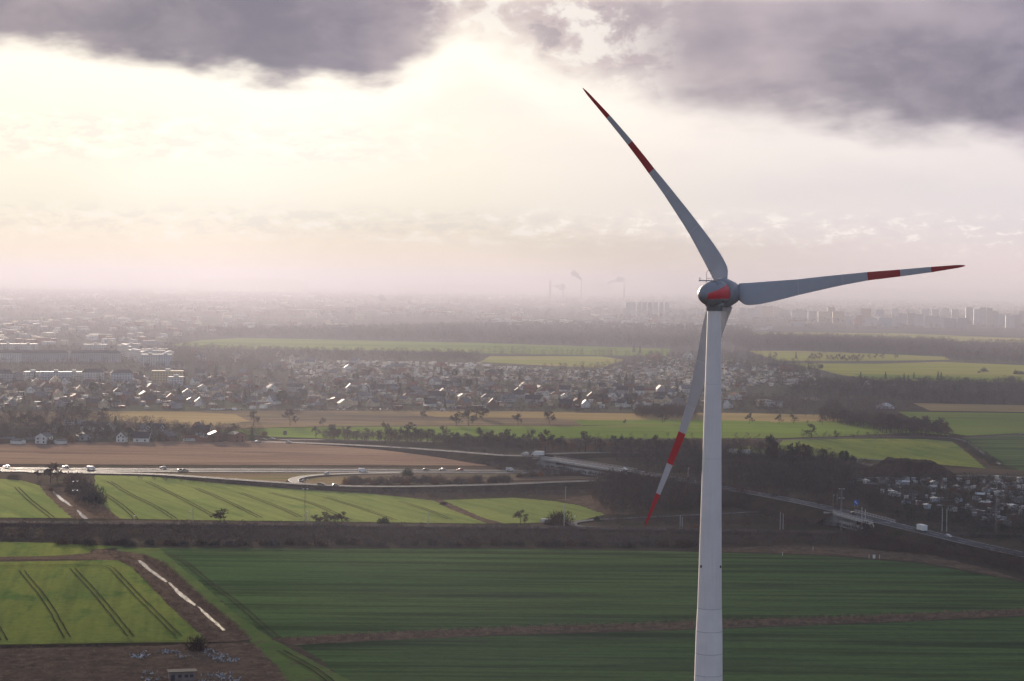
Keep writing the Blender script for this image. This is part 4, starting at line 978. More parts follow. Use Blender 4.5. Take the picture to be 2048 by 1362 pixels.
wood('reeds', [(125,985),(180,1000),(235,1037),(200,1038),(160,1016)], 260, 27, h=1.5, w=2.4, k=30, wid=.1, mats=[M_TWIG4, M_REED], label='rust brown reeds beside the upper ditch')
wood('hedge', [(640,876),(1030,888),(1030,896),(900,892),(770,887),(640,880)], 240, 41, h=7, w=5, k=60, wid=.2, mats=WM, label='undergrowth between the trees along the field road')
wood('hedge', [(1640,838),(1760,852),(1895,868),(1895,873),(1760,862),(1640,842)], 220, 42, h=10, w=6, k=60, wid=.22, mats=WM, label='undergrowth and smaller trees in the belts between the right hand fields')
wood('hedge', [(540,818),(900,820),(1500,818),(1500,824),(900,826),(540,824)], 300, 43, h=5, w=5, k=40, wid=.25, mats=WM, label='garden hedges along the front edge of the village')
wood('hedge', [(700,964),(970,962),(970,970),(700,972)], 120, 44, h=4, w=5, k=50, wid=.16, mats=WM, label='brushwood inside the slip road loop')
wood('hedge', [(1600,874),(1760,870),(1860,872),(1860,875),(1600,878)], 70, 45, h=3, w=4, k=50, wid=.16, mats=WM, label='brushwood along the lane above the bright slope')
wood('hedge', [(1930,888),(1960,905),(2000,932),(1985,935),(1945,912),(1915,890)], 170, 46, h=4, w=5, k=50, wid=.18, mats=[M_TWIG, M_IVY], label='dark hedge along the lane at the right')
wood('thicket', [(1768,1053),(1855,1071),(1862,1082),(1800,1072),(1765,1064)], 60, 47, h=6, w=5, k=70, wid=.18, mats=WM, label='bare thicket hiding the trunk road right of the railway bridge')
wood('thicket', [(1470,984),(1560,1002),(1640,1020),(1640,1026),(1560,1010),(1470,990)], 60, 48, h=4.5, w=5, k=70, wid=.18, mats=WM, label='bare thicket on the near side of the trunk road right of the tower')
# far country: woods and hedges between towns, thinning to the horizon
farp = []
fr = random.Random(9)
for (ya, yb, n) in ((640, 700, 2600), (612, 645, 4200), (592, 615, 4200), (577, 595, 3600)):
    farp += [(x, y) for x, y in pix_area([(-150, ya - 13), (2200, ya + 17), (2200, yb + 17), (-150, yb - 13)], n, fr)]
green_keep = [[(340,690),(480,676),(760,682),(1340,698),(1335,713),(960,707),(420,698)], [(1470,664),(1800,664),(2300,678),(2300,698),(1900,684),(1500,676)]]
farp = [(x, y) for x, y in farp if not any(point_in(p, x, y) for p in green_keep) and math.sin(x * .013 + y * .31) + math.sin(x * .031 - y * .17) > -1.1]
for i, (lo_, hi_, hh, ww, kk, wd) in enumerate(((0, 612, 22, 60, 12, 9.0), (612, 640, 17, 30, 14, 3.2), (640, 999, 13, 12, 20, 1.0))):
    sel = [(G(x, y).x, G(x, y).y) for x, y in farp if lo_ <= y - .0132 * (x - 1024) < hi_]
    mass('far_woods', sel, dict(h=hh, w=ww, n=kk, wid=wd, trunk=False), [M_TWIG, M_TWIG3], 60 + i, 'hazy woods and hedges fading towards the horizon')
# ------------------------------------------------------------------ buildings
rb = random.Random(11)
def wallmat(name, c, rough=.85): return mat(name, c, rough, .2, var=.12, vscale=.5)
W_WHITE = wallmat('white_render', (.72,.71,.68)); W_CREAM = wallmat('cream_render', (.62,.52,.36)); W_GREY = wallmat('grey_render', (.36,.36,.38))
W_BRICK = wallmat('brick', (.25,.12,.08)); W_PALEB = wallmat('pale_blue_render', (.5,.56,.62)); W_WOOD = wallmat('stained_wood', (.14,.08,.05))
R_RED = mat('red_tiles', (.22,.075,.05), .7, .08, var=.15, vscale=.8); R_DARK = mat('dark_tiles', (.05,.05,.058), .6, .1, var=.2, vscale=.8)
R_GREY = mat('grey_roofing', (.16,.16,.17), .7, .2, var=.2, vscale=.5); R_SHINE = mat('wet_metal_roof', (.16,.16,.17), .7, .04); R_WHITE = mat('white_sheet_roof', (.65,.65,.66), .3, .6)
M_PANE = mat('window_glass', (.03,.035,.045), .12, .9); M_CHIM = mat('chimney_brick', (.2,.1,.07), .9)
WN = {'white': W_WHITE, 'cream': W_CREAM, 'grey': W_GREY, 'brick': W_BRICK, 'pale blue': W_PALEB, 'brown wooden': W_WOOD}
RN = {'red': R_RED, 'dark': R_DARK, 'grey': R_GREY, 'gleaming': R_SHINE, 'white': R_WHITE}
HM = {}
def house_mesh(w, l, hw, pitch, hip=False):
    """w across the gable (x), l along the ridge (y)"""
    key = (w, l, hw, pitch, hip)
    if key in HM: return HM[key]
    rh = math.tan(R(pitch)) * w / 2; b = MB()
    x, y = w / 2, l / 2; i = (l / 2 if not hip else max(0.3, l / 2 - w * .42))
    b.add([(-x, -y, 0), (x, -y, 0), (x, y, 0), (-x, y, 0), (-x, -y, hw), (x, -y, hw), (x, y, hw), (-x, y, hw), (0, -y, hw + rh), (0, y, hw + rh)],
          [(0, 1, 5, 4), (1, 2, 6, 5), (2, 3, 7, 6), (3, 0, 4, 7)] + ([(4, 5, 8), (6, 7, 9)] if not hip else []))
    wv, wf = b.v, b.f
    o = .5; dz = math.tan(R(pitch)) * o; t = .22; X = x + o; Y = y + .35; I = i + (.35 if not hip else 0); z0 = hw - dz + .03; z1 = hw + rh + .03
    V = []
    for k in (0, t): V += [(-X, -Y, z0 + k), (X, -Y, z0 + k), (X, Y, z0 + k), (-X, Y, z0 + k), (0, -I, z1 + k), (0, I, z1 + k)]
    F = [(6, 10, 11, 9), (7, 8, 11, 10), (0, 3, 5, 4), (1, 4, 5, 2), (0, 6, 9, 3), (2, 8, 7, 1)]
    if hip: F += [(6, 7, 10), (8, 9, 11), (0, 4, 1), (2, 5, 3), (0, 1, 7, 6), (2, 3, 9, 8)]
    else: F += [(0, 4, 10, 6), (4, 1, 7, 10), (2, 5, 11, 8), (5, 3, 9, 11)]
    HM[key] = ((wv, wf), (V, F), hw + rh); return HM[key]
MESHC = {}
def pm(name, vf, m):
    k = (name, id(vf), m.name)
    if k not in MESHC:
        me = bpy.data.meshes.new(name); me.from_pydata(vf[0], [], vf[1]); me.materials.append(m); me.update(); MESHC[k] = me
    return MESHC[k]
def boxmesh(name, sx, sy, sz, m):
    k = (name, sx, sy, sz, m.name)
    if k not in MESHC:
        b = MB(); b.box(0, 0, sz / 2, sx, sy, sz); me = bpy.data.meshes.new(name); me.from_pydata(b.v, [], b.f); me.materials.append(m); me.update(); MESHC[k] = me
    return MESHC[k]
BUILT = []      # (object, look, kind words, zone, x, y, single)
def house(x, y, dims, wall, roof, rz, zone, windows=0, chimney=True, single=None, nm='house', cat='house', hip=False, dormer=False):
    g = G(x, y); vw, vr_, top = house_mesh(*dims, hip)
    o = empty(nm, (g.x, g.y, 0), rz); w, l, hw, pitch = dims
    link_mesh('walls', pm('walls', vw, WN[wall]), o); rf = link_mesh('roof', pm('roof', vr_, RN[roof]), o)
    if chimney:
        c = link_mesh('chimney', boxmesh('chimney', .7, .7, 1.6, M_CHIM), rf); c.location = (w * .12, l * .18, top - 1.0)
    if dormer:
        d = link_mesh('dormer', boxmesh('dormer', w * .3, 2.4, 1.5, WN[wall]), rf); d.location = (-w * .28, 0, hw + .4)
    if windows:
        wm = boxmesh('window', 1.1, .12, 1.3, M_PANE); ws = boxmesh('window', .12, 1.1, 1.3, M_PANE)
        for sx in (-1, 1):
            for zz in ((.9,) if hw < 4 else (.9, 3.4)):
                for k in (-.25, .25):
                    p = link_mesh('window', wm, o); p.location = (k * w, sx * (l / 2 + .01), zz)
                    if windows > 1: p = link_mesh('window', ws, o); p.location = (sx * (w / 2 + .01), k * l, zz)
            if pitch > 34: p = link_mesh('window', wm, o); p.location = (0, sx * (l / 2 + .01), hw + .3)
    look = f"{wall} {nm.replace('_', ' ')} with {roof} roof"
    BUILT.append((o, look, nm, cat, zone, x, y, single)); return o
def aim(x, y, deg=0):
    """rotation that turns a gable (the -y side) towards the viewer, then DEG further"""
    g = G(x, y); return -math.atan2(g.x, g.y) + R(deg)

# hamlet beside the brown field: each house one by one
HZ = 'in the hamlet beside the brown field'
for x, y, d, w, r, a, hip, nw in [(88,887,(9,11,5.4,30),'white','gleaming',-25,False,2),(102,866,(8,10,4.5,38),'cream','gleaming',-20,False,1),(167,880,(9,10,3.2,28),'grey','dark',15,False,1),(203,876,(5,6,2.6,30),'grey','gleaming',-60,False,1),
    (244,884,(7,9,4.2,48),'white','dark',-12,False,2),(285,884,(9,12,3.6,42),'white','dark',75,False,2),(290,868,(8,9,4,40),'white','gleaming',30,False,1),(316,868,(8,9,4.2,45),'grey','dark',50,False,1),(333,882,(11,12,4,34),'brown wooden','gleaming',-28,False,1),
    (383,882,(7,12,2.8,22),'white','red',85,False,1),(394,866,(8,9,4,50),'brick','dark',-20,False,1),(406,874,(9,11,4.4,46),'white','dark',80,False,2),(431,884,(10,10,6,25),'brown wooden','dark',10,False,1),(410,884,(6,14,2.6,15),'brick','red',85,False,1),
    (472,884,(9,11,6,22),'brick','dark',30,False,1),(150,850,(8,18,3,12),'pale blue','gleaming',80,False,1),(178,860,(9,12,3.5,35),'white','dark',80,False,1),(202,862,(9,14,3.6,38),'white','dark',85,False,2),(222,862,(8,10,3.6,38),'white','dark',-20,False,1),(10,884,(8,14,2.8,12),'brown wooden','gleaming',80,False,0),
    (36,888,(7,9,2.8,14),'white','gleaming',60,False,0),(120,888,(6,8,2.6,14),'white','gleaming',-60,False,0),(66,878,(8,9,3,35),'grey','dark',80,False,1),(258,868,(7,9,3.4,40),'cream','red',20,False,1)]:
    house(x, y, d, w, r, aim(x, y, a), HZ, windows=nw, hip=hip)
# front row and lit houses of the village, one by one (photograph points)
VZ = 'in the village behind the fallow strip'
for x, y, d, w, r, a in [(25,812,(8,10,4.5,40),'grey','gleaming',0),(127,787,(8,11,4.5,50),'white','dark',0),(160,787,(8,11,4.5,48),'cream','red',5),(134,770,(8,10,5,45),'white','gleaming',-30),(72,771,(10,12,4.5,35),'cream','gleaming',0),(66,786,(10,12,4.5,32),'white','gleaming',-30),
    (38,781,(9,13,4,45),'brick','red',-50),(107,768,(8,10,4,42),'cream','gleaming',0),(98,784,(9,11,5,20),'grey','dark',80),(190,784,(8,10,4.5,45),'grey','dark',-30),(221,781,(11,12,5,38),'brown wooden','gleaming',-20),(258,783,(9,12,5,40),'grey','dark',-60),(262,778,(8,10,5,45),'white','gleaming',-35),
    (229,812,(11,12,4,18),'grey','dark',85),(186,806,(9,11,3.6,30),'brick','gleaming',-40),(264,808,(8,9,3.4,35),'brown wooden','gleaming',-40),(300,806,(9,11,3.6,38),'brick','dark',75),(356,806,(10,12,4,36),'brown wooden','gleaming',-30),(354,776,(11,14,5,40),'grey','gleaming',-40),(405,782,(10,10,4.5,28),'white','gleaming',0),
    (437,782,(9,10,4.5,45),'cream','gleaming',-35),(429,770,(7,9,4.5,50),'white','gleaming',-45),(390,770,(7,9,5,50),'white','gleaming',-45),(470,782,(10,12,4.5,30),'brick','red',85),(516,784,(9,16,4,35),'white','dark',85),(543,783,(10,10,4.5,35),'white','dark',20),(590,783,(9,17,5.5,35),'grey','dark',85),
    (547,808,(9,12,4,52),'white','gleaming',-42),(576,806,(9,11,4,48),'brick','gleaming',-42),(470,803,(8,10,3.8,40),'brick','gleaming',-40),(501,805,(9,11,3.6,32),'grey','dark',-30),(622,808,(9,11,4,42),'cream','gleaming',-30),(700,783,(9,11,4.5,42),'white','dark',0),(731,785,(8,10,4.5,45),'white','gleaming',-10),
    (757,785,(10,14,5,38),'grey','dark',85),(782,783,(9,10,4.5,40),'brick','dark',85),(827,787,(10,15,4.5,38),'grey','gleaming',-60),(880,785,(10,13,4.5,38),'white','dark',80),(730,798,(9,13,4,35),'white','gleaming',75),(703,810,(9,12,4,30),'cream','gleaming',-20),(774,804,(8,11,4,45),'brick','gleaming',-35),
    (860,814,(9,12,4,45),'white','dark',-80),(875,800,(11,17,5,38),'grey','dark',85),(897,814,(9,12,4,30),'cream','gleaming',80),(929,813,(9,12,4.6,42),'brick','gleaming',-35),(982,808,(9,11,4.2,40),'cream','dark',-20),(968,791,(11,12,5,35),'white','dark',30),(1060,786,(10,14,5,38),'brick','red',80),(1078,786,(9,11,4.5,42),'cream','dark',20),
    (1037,796,(9,14,4.5,40),'grey','dark',80),(1066,806,(9,15,4.5,40),'grey','dark',80),(1130,786,(10,13,4.5,38),'white','dark',85),(1129,800,(7,9,4.5,35),'white','gleaming',10),(1132,815,(9,13,4,42),'brown wooden','dark',80),(1171,815,(8,10,4,42),'white','dark',10),(1205,805,(9,12,4.4,45),'brick','dark',-30),(1232,802,(8,10,4.4,45),'white','dark',-15),
    (1245,788,(10,13,5,40),'grey','dark',85),(1277,790,(10,11,5.6,42),'white','dark',-75),(1261,804,(9,13,4.6,40),'brick','dark',85),(1276,818,(8,11,4,46),'white','dark',-12),(1322,798,(9,14,4,40),'white','dark',80),(1336,805,(9,11,4.2,42),'cream','dark',-20),(1342,791,(10,12,4.5,32),'white','grey',85),(1456,816,(8,11,4.6,46),'white','dark',-10),
    (1470,799,(10,12,5,22),'white','red',30),(1521,812,(8,11,6,8),'cream','grey',20),(1535,812,(8,10,6,8),'white','grey',20),(1550,814,(9,15,5.4,12),'white','grey',80),(1376,720,(14,16,6,42),'white','grey',30),(1310,722,(14,16,6,40),'brick','red',30),(1478,738,(14,30,4,14),'grey','dark',85),(1546,738,(12,16,5,35),'grey','dark',85),
    (1575,744,(12,20,5,30),'brick','red',85),(1734,775,(9,11,4.5,42),'white','dark',-10),(1790,772,(8,16,3,10),'grey','gleaming',85),(1862,776,(7,16,3,8),'grey','gleaming',85),(1610,772,(9,13,3.6,28),'cream','red',80),(1620,800,(8,20,3,8),'cream','gleaming',85),(1300,786,(9,12,3.4,30),'cream','red',80)]:
    house(x, y, d, w, r, aim(x, y, a), VZ if x < 1600 else 'among the trees left of the pale far meadow')
taken = [(b[0].location.x, b[0].location.y) for b in BUILT]
dimsets = [(8, 10, 4, 42), (9, 12, 4.4, 40), (10, 12, 4.5, 34), (8, 11, 5.2, 30), (9, 14, 4, 45), (9, 10, 3.4, 28), (7, 9, 3, 24)]
for x, y in pix_area([(-20,758),(300,757),(560,766),(1000,770),(1400,776),(1430,815),(800,817),(-20,817)], 118, rb, 17, taken):
    house(x, y, rb.choice(dimsets), rb.choice(['white', 'cream', 'grey', 'brick', 'brown wooden']), rb.choice(['dark', 'dark', 'dark', 'red', 'red', 'grey', 'gleaming']), aim(x, y, rb.choice([-40, -30, 0, 10, 80, 85, 50, -60])), VZ, hip=rb.random() < .2)
for x, y in pix_area([(340,706),(560,712),(700,722),(1000,745),(1000,764),(560,758),(340,752)], 30, rb, 26, taken):
    house(x, y, (11, 13, 5, 38), rb.choice(['white', 'cream', 'grey', 'brick']), rb.choice(['dark', 'red', 'gleaming']), aim(x, y, rb.choice([-40, 0, 80, 50])), 'among the trees behind the village', chimney=False)

# garden colonies
def hut(x, y, dims, wall, roof, rz, zone): return house(x, y, dims, wall, roof, rz, zone, chimney=False, nm='garden_hut', cat='hut')
ht = []
hd = [(3, 4, 2.1, 8), (3, 4.2, 2.2, 14), (3.4, 5, 2.3, 22), (2.6, 3.4, 2.0, 6), (3.8, 5.4, 2.3, 12)]
for x, y in [(1733,967),(1742,972),(1764,966),(1771,967),(1800,966),(1812,961),(1812,970),(1847,963),(1860,965),(1868,971),(1880,970),(1887,976),(1864,980),(1880,984),(1745,975),(1785,990),(1906,982),(1915,980),(1928,984),(1942,988),(1953,1000),(1960,996),(1917,1003),(1936,978),(1985,968),(1998,966),(2012,976),(2025,980),(1846,1012),(1854,1017),(1843,1004),(1972,1012),(2020,1002),(2035,1005),(2010,1000),(2025,1018),(2000,1017),(1980,1042),(1990,1046),(2005,1048),(2015,1050),(1974,1040),(1760,985),(1905,1022),(1940,1022),(1892,1010),(1722,962),(1752,962),(1972,985),(1960,975),(2040,965),(2044,988),(1998,990),(1700,968),(1812,1008),(1826,992),(1990,1028),(2030,1038),(1952,1030),(1870,1004)]:
    hut(x, y, rb.choice(hd[1:]), rb.choice(['white', 'grey', 'grey', 'pale blue', 'brown wooden', 'brown wooden', 'brick']), rb.choice(['white', 'grey', 'dark', 'dark', 'dark']), aim(x, y, rb.choice([-30, 20, 70, 80])), 'in the garden colony at the lower right')
for x, y in pix_area([(560,738),(760,735),(1000,748),(1000,735),(1200,742),(1480,742),(1600,752),(1650,765),(1480,780),(1250,770),(1000,764),(640,760)], 205, rb, 9, ht):
    hut(x, y, rb.choice(hd[2:]), rb.choice(['white', 'cream', 'pale blue', 'grey', 'brown wooden', 'brick']), rb.choice(['white', 'gleaming', 'dark', 'grey', 'red']), aim(x, y, rb.choice([-40, 0, 30, 80])), 'in the garden colony behind the village')
def box_mass(name, pts, mats, seed, sizes, label, gable=False):
    rs = random.Random(seed); b = MB()
    for x, y in pts:
        w, d, h = (rs.uniform(*s) for s in sizes); rz = rs.uniform(0, 3.14); n = rs.randrange(len(mats) - 1)
        b.box(x, y, h / 2, w, d, h, rz, n); b.box(x, y, h + .12, w + .4, d + .4, .24, rz, rs.randrange(len(mats)))
    o = b.build(name, mats); tag(o, label, None, None, 'stuff'); return o
MS = [W_WHITE, W_CREAM, W_GREY, W_BRICK, R_SHINE]
box_mass('far_huts', scatter([(560,722),(960,728),(1050,738),(1200,740),(1320,718),(1480,722),(1640,752),(1640,775),(1250,768),(1000,760),(600,758)], 1100, 31), [W_WHITE, W_GREY, W_WHITE, W_WOOD, W_CREAM, R_SHINE], 1, ((2.5, 5), (3, 6), (2, 3)), 'hundreds of tiny pale huts of the garden colony behind the village')
box_mass('outbuildings', scatter([(-20,752),(300,745),(600,748),(1000,756),(1480,765),(1520,800),(1430,816),(800,818),(200,819),(-20,820)], 620, 36), [W_WHITE, W_GREY, W_BRICK, W_CREAM, R_RED, R_SHINE], 8, ((2.5, 6), (3, 7), (2.2, 3.2)), 'garages, sheds and garden walls between the village houses')
box_mass('far_houses', scatter([(-60,640),(420,640),(700,648),(700,656),(400,665),(330,690),(-60,690)], 150, 32), MS, 2, ((8, 18), (8, 30), (5, 11)), 'small far houses in the haze at the left')
box_mass('far_houses', scatter([(-60,575),(2150,603),(2150,640),(1700,655),(1240,645),(700,648),(-60,635)], 750, 33), [W_GREY, W_CREAM, W_BRICK, W_GREY, W_WHITE], 3, ((10, 34), (10, 60), (6, 16)), 'scattered town buildings in the distant haze')
box_mass('far_houses', scatter([(950,640),(1420,650),(1560,660),(1450,662),(1000,652)], 160, 34), [W_WHITE, R_SHINE, R_SHINE], 4, ((10, 30), (8, 20), (5, 9)), 'gleaming roofs beyond the wide dark forest')
box_mass('sheds', scatter([(1720,958),(2048,955),(2300,965),(2300,1060),(1960,1040),(1830,1010),(1740,985)], 170, 35), [W_WHITE, W_GREY, R_WHITE], 5, ((1.2, 2.5), (1.2, 3), (1.2, 2.2)), 'sheds, frames and clutter between the huts of the near garden colony')

# apartment blocks
def facade(name, base, pane, sx=3.2, sz=2.9):
    m = bpy.data.materials.new(name); m.use_nodes = True; t = NT(m.node_tree); b = t.n['Principled BSDF']; b.inputs['Roughness'].default_value = .7
    tc = t.node('ShaderNodeTexCoord'); s = t.node('ShaderNodeSeparateXYZ'); t.l.new(tc.outputs['Object'], s.inputs[0])
    fx = t.m('FRACT', t.m('DIVIDE', t.m('ADD', s.outputs[0], s.outputs[1]), sx)); fz = t.m('FRACT', t.m('DIVIDE', s.outputs[2], sz))
    w = t.m('MULTIPLY', t.m('MULTIPLY', t.m('GREATER_THAN', fx, .3), t.m('LESS_THAN', fx, .75)), t.m('MULTIPLY', t.m('GREATER_THAN', fz, .32), t.m('LESS_THAN', fz, .78)))
    g = t.node('ShaderNodeNewGeometry'); sn = t.node('ShaderNodeSeparateXYZ'); t.l.new(g.outputs['Normal'], sn.inputs[0])
    w = t.m('MULTIPLY', w, t.m('LESS_THAN', t.m('ABSOLUTE', sn.outputs[2]), .5))
    t.put(b.inputs['Base Color'], t.mix(w, base, pane)); return m
F_PALE = facade('pale_facade', (.55,.54,.52), (.12,.13,.15)); F_YEL = facade('yellow_facade', (.55,.42,.22), (.12,.12,.12)); F_GREY = facade('grey_facade', (.33,.33,.35), (.1,.1,.12)); F_RED = facade('red_facade', (.42,.16,.11), (.12,.1,.1)); F_BLUE = facade('bluish_facade', (.4,.46,.52), (.1,.12,.15))
FN = {'pale': F_PALE, 'yellow': F_YEL, 'grey': F_GREY, 'reddish': F_RED, 'bluish': F_BLUE}
def block(x, y, wpx, hpx, depth, col, deg=0, roof='flat', zone='', single=None, nm='apartment_block', cat='apartment block', H=None):
    g = G(x, y); pp = ppm(x, y); W = wpx / pp; H = H or hpx / pp; o = empty(nm, (g.x, g.y, 0), aim(x, y, deg))
    b = MB(); b.box(0, 0, H / 2, W, depth, H); b.build('walls', FN[col], o)
    if roof == 'flat':
        b = MB(); b.box(0, 0, H + .3, W + .5, depth + .5, .6); b.build('roof', R_GREY if col != 'yellow' else W_CREAM, o)
        b = MB(); n = max(1, int(W / 24))
        for i in range(n):
            b = MB(); b.box((i + .5) * W / n - W / 2, 0, H + 1.7, 5, depth * .5, 2.2); b.build('stair_head', W_WHITE, o)
    else:
        b = MB(); X, Y = W / 2 + .5, depth / 2 + .6; b.add([(-X, -Y, H), (X, -Y, H), (X, Y, H), (-X, Y, H), (-X + 4, 0, H + 4), (X - 4, 0, H + 4)], [(0, 1, 5, 4), (2, 3, 4, 5), (1, 2, 5), (3, 0, 4), (0, 3, 2, 1)])
        b.build('roof', R_DARK, o)
    BUILT.append((o, f'{col} {nm.replace("_", " ")} with {roof} roof', nm, cat, zone, x, y, single)); return o
LZ = 'in the housing estate at the left edge'
for a in [(14,724,56,18,13,'pale',0,'pitched'),(82,724,108,18,13,'grey',0,'pitched'),(191,724,100,18,13,'grey',0,'pitched'),(36,700,78,12,13,'pale',0,'flat'),(191,702,46,13,13,'pale',0,'flat'),(300,732,34,23,14,'pale',0,'flat'),(330,732,26,23,14,'bluish',0,'flat'),
          (262,702,36,14,12,'pale',0,'flat'),(272,722,9,20,90,'pale',12,'flat'),(300,713,60,12,12,'pale',0,'flat'),(336,724,8,18,80,'pale',-8,'flat'),(250,712,9,20,80,'pale',12,'flat'),(310,706,50,8,12,'grey',0,'flat'),
          (335,768,62,26,14,'yellow',0,'flat'),(352,776,30,22,12,'pale',10,'flat'),(112,762,60,18,12,'bluish',0,'flat'),(148,760,32,16,12,'pale',0,'flat'),(186,762,44,18,12,'pale',0,'pitched'),(244,766,44,20,12,'bluish',0,'pitched'),(8,764,36,18,12,'grey',0,'pitched'),(66,758,34,14,12,'pale',-20,'flat'),
          (-20,700,40,20,14,'grey',0,'flat')]:
    block(*a, zone=LZ)
TZ = 'in the hazy high rise estate behind the turbine'
for i in range(8): block(1256 + i * 11, 632, 9, 0, 16, 'pale' if i % 2 else 'bluish', rb.uniform(-4, 4), zone=TZ, nm='tower_block', cat='tower block', H=52)
tb_ = []
for x, y, w, h in [(1345,632,18,34),(1364,633,12,30),(1385,634,16,36),(1402,634,12,30),(1485,634,10,42),(1502,636,14,44),(1520,632,22,50),(1536,634,20,52),(1552,634,14,48),(1571,636,16,38),(1590,638,14,40),(1605,637,18,42),(1624,640,16,40),(1648,644,24,44),(1676,646,22,48),(1662,638,14,56),(1700,650,14,34),(1715,650,18,40),(1732,640,20,52),(1742,652,24,30),
                   (1760,642,16,50),(1770,654,26,34),(1790,654,20,36),(1806,650,16,46),(1822,650,18,48),(1838,652,20,46),(1858,655,20,44),(1880,656,24,40),(1902,657,26,38),(1925,658,22,40),(1938,648,14,70),(1955,650,16,64),(1966,652,12,74),(1978,652,12,72),(1990,653,12,60),(2005,655,18,52),(2020,656,18,48),(2036,656,16,50),(1870,640,14,50),(1890,640,14,54),(1910,642,14,52),(1790,638,14,48),(1820,636,14,44),(1850,638,16,46),(2045,648,12,58)]:
    block(x, y, w, 0, 15, 'yellow' if x in (1648, 1676, 1536) else ('reddish' if x in (1732, 1715, 1662) else rb.choice(['pale', 'grey', 'bluish', 'pale'])), rb.uniform(-8, 8), zone=TZ, nm='tower_block', cat='tower block', H=h * .82)
# industry on the horizon
def column_thing(nm, cat, x, top, dist, r0, r1, label, m, k=12, extra=None):
    base = 550 + .0132 * x + CAM_H * FPX / dist; g = G(x, base); H = (base - top) / ppm(x, base)
    o = empty(nm, (g.x, g.y, 0)); tag(o, label, cat)
    b = MB(); b.revolve([(0, r0), (H * .5, (r0 + r1) / 2), (H, r1)], k); b.build('shaft', m, o, smooth=False)
    b = MB(); b.revolve([(H, r1 * 1.25), (H + 2.5, r1 * 1.25)], k); b.build('rim' if nm == 'chimney' else 'tip', M_DARK, o)
    if extra: extra(o, H)
    return o, g, H
CH = {}
for nm, x, top, r, lab in [('chimney',1163,562,5,'tallest thin power station chimney on the horizon, with a slanting smoke plume'),('chimney',1127,569,4,'short thin chimney on the horizon just left of the smoking one'),('chimney',1100,563,6,'thick dark chimney on the horizon, leftmost of the power station'),
                           ('chimney',1248,565,4,'slim chimney on the horizon right of the power station block'),('chimney',897,562,5,'lone chimney on the horizon in the middle of the picture')]:
    CH[x] = column_thing(nm, 'chimney', x, top, 12000 if x > 1000 else 19000, r, r * .7, lab, M_CONC)
column_thing('radio_mast', 'radio mast', 245, 541, 14000, 1.8, 1.2, 'tall thin radio mast on the horizon at the left', M_CONC, 6)
column_thing('radio_mast', 'radio mast', 879, 533, 9800, .8, .6, 'very thin tall mast on the horizon left of the middle chimney', M_CONC, 6)
column_thing('tower', 'tower', 549, 547, 20500, 5, 3, 'lookout tower on top of the low hill on the horizon', M_CONC, 10)
column_thing('tower', 'tower', 345, 553, 20500, 7, 5, 'stubby tower on the horizon between the thin mast and the hill', M_CONC, 10)
column_thing('tower', 'tower', 50, 555, 20500, 6, 5, 'slender tower on the horizon near the left edge', M_CONC, 10)
for x, w, hp, lab in [(1210,24,13,'big boiler house of the power station on the horizon'),(1187,30,9,'long low hall on the horizon left of the boiler house'),(135,9,13,'dark high block on the horizon at the far left'),(714,22,8,'pale long building on the horizon left of the middle'),(105,16,7,'low wide building on the horizon left of the dark high block')]:
    base = 550 + .0132 * x + 21; o = block(x, base, w, 0, 90, 'grey', 0, H=128 if hp > 8 else 95, nm='industrial_building', cat='building', zone='', single=lab)
M_SMOKE = bpy.data.materials.new('smoke'); M_SMOKE.use_nodes = True; t_ = NT(M_SMOKE.node_tree); bs = t_.n['Principled BSDF']
bs.inputs['Base Color'].default_value = (.95,.93,.93,1); bs.inputs['Roughness'].default_value = 1; bs.inputs['Alpha'].default_value = .2; bs.inputs['Specular IOR Level'].default_value = 0
def smoke(x, y, dx, dy, n, r, seed, label, grow=1.6, dist=10000):
    """plume of puffs drifting from the photograph point (x, y) by (dx, dy)"""
    rs = random.Random(seed); base = 550 + .0132 * x + CAM_H * FPX / dist; g = G(x, base); Vs, Fs, k = [], [], 0; pp = FPX / dist
    for i in range(n):
        t = i / (n - 1); rr = r * (.5 + grow * t) * rs.uniform(.7, 1.2)
        px = g.x + (dx * t + rs.uniform(-1, 1) * (1 + 3 * t) * .6) / pp; pz = CAM_H + (550 + .0132 * x - (y + dy * (t ** .8)) + rs.uniform(-1, 1) * (.5 + 1.5 * t)) / pp
        V = ICO[0] * (1 + .25 * np.sin(ICO[0][:, [2, 0, 1]] * 5 + i)) * rr + np.array([px, g.y + rs.uniform(-8, 8), min(max(pz, rr + 1), 198 - rr)])
        Vs.append(V); Fs.append(ICO[1] + k); k += len(V)
    o = link_mesh('smoke', np_mesh('smoke', np.vstack(Vs), np.vstack(Fs), M_SMOKE, smooth=True)); tag(o, label, None, None, 'stuff')
smoke(1163, 561, -18, -16, 22, 8, 1, 'smoke plume drifting left from the tallest chimney', dist=11950)
smoke(1215, 566, 28, -8, 14, 8, 2, 'pale steam over the power station', dist=12500); smoke(1105, 572, 22, 2, 12, 8, 3, 'white steam at the foot of the thick chimney', dist=12500)
smoke(775, 602, -14, -6, 10, 5, 4, 'small white steam cloud over the hazy town', dist=8600); smoke(823, 610, -4, -6, 6, 3, 5, 'smallest white steam puff over the hazy town', dist=8000)
smoke(1700, 645, 8, -12, 10, 4, 6, 'steam cloud in front of the high rise estate', dist=6400); smoke(1745, 645, 12, -10, 10, 4, 7, 'second steam cloud in front of the high rise estate', dist=6400)
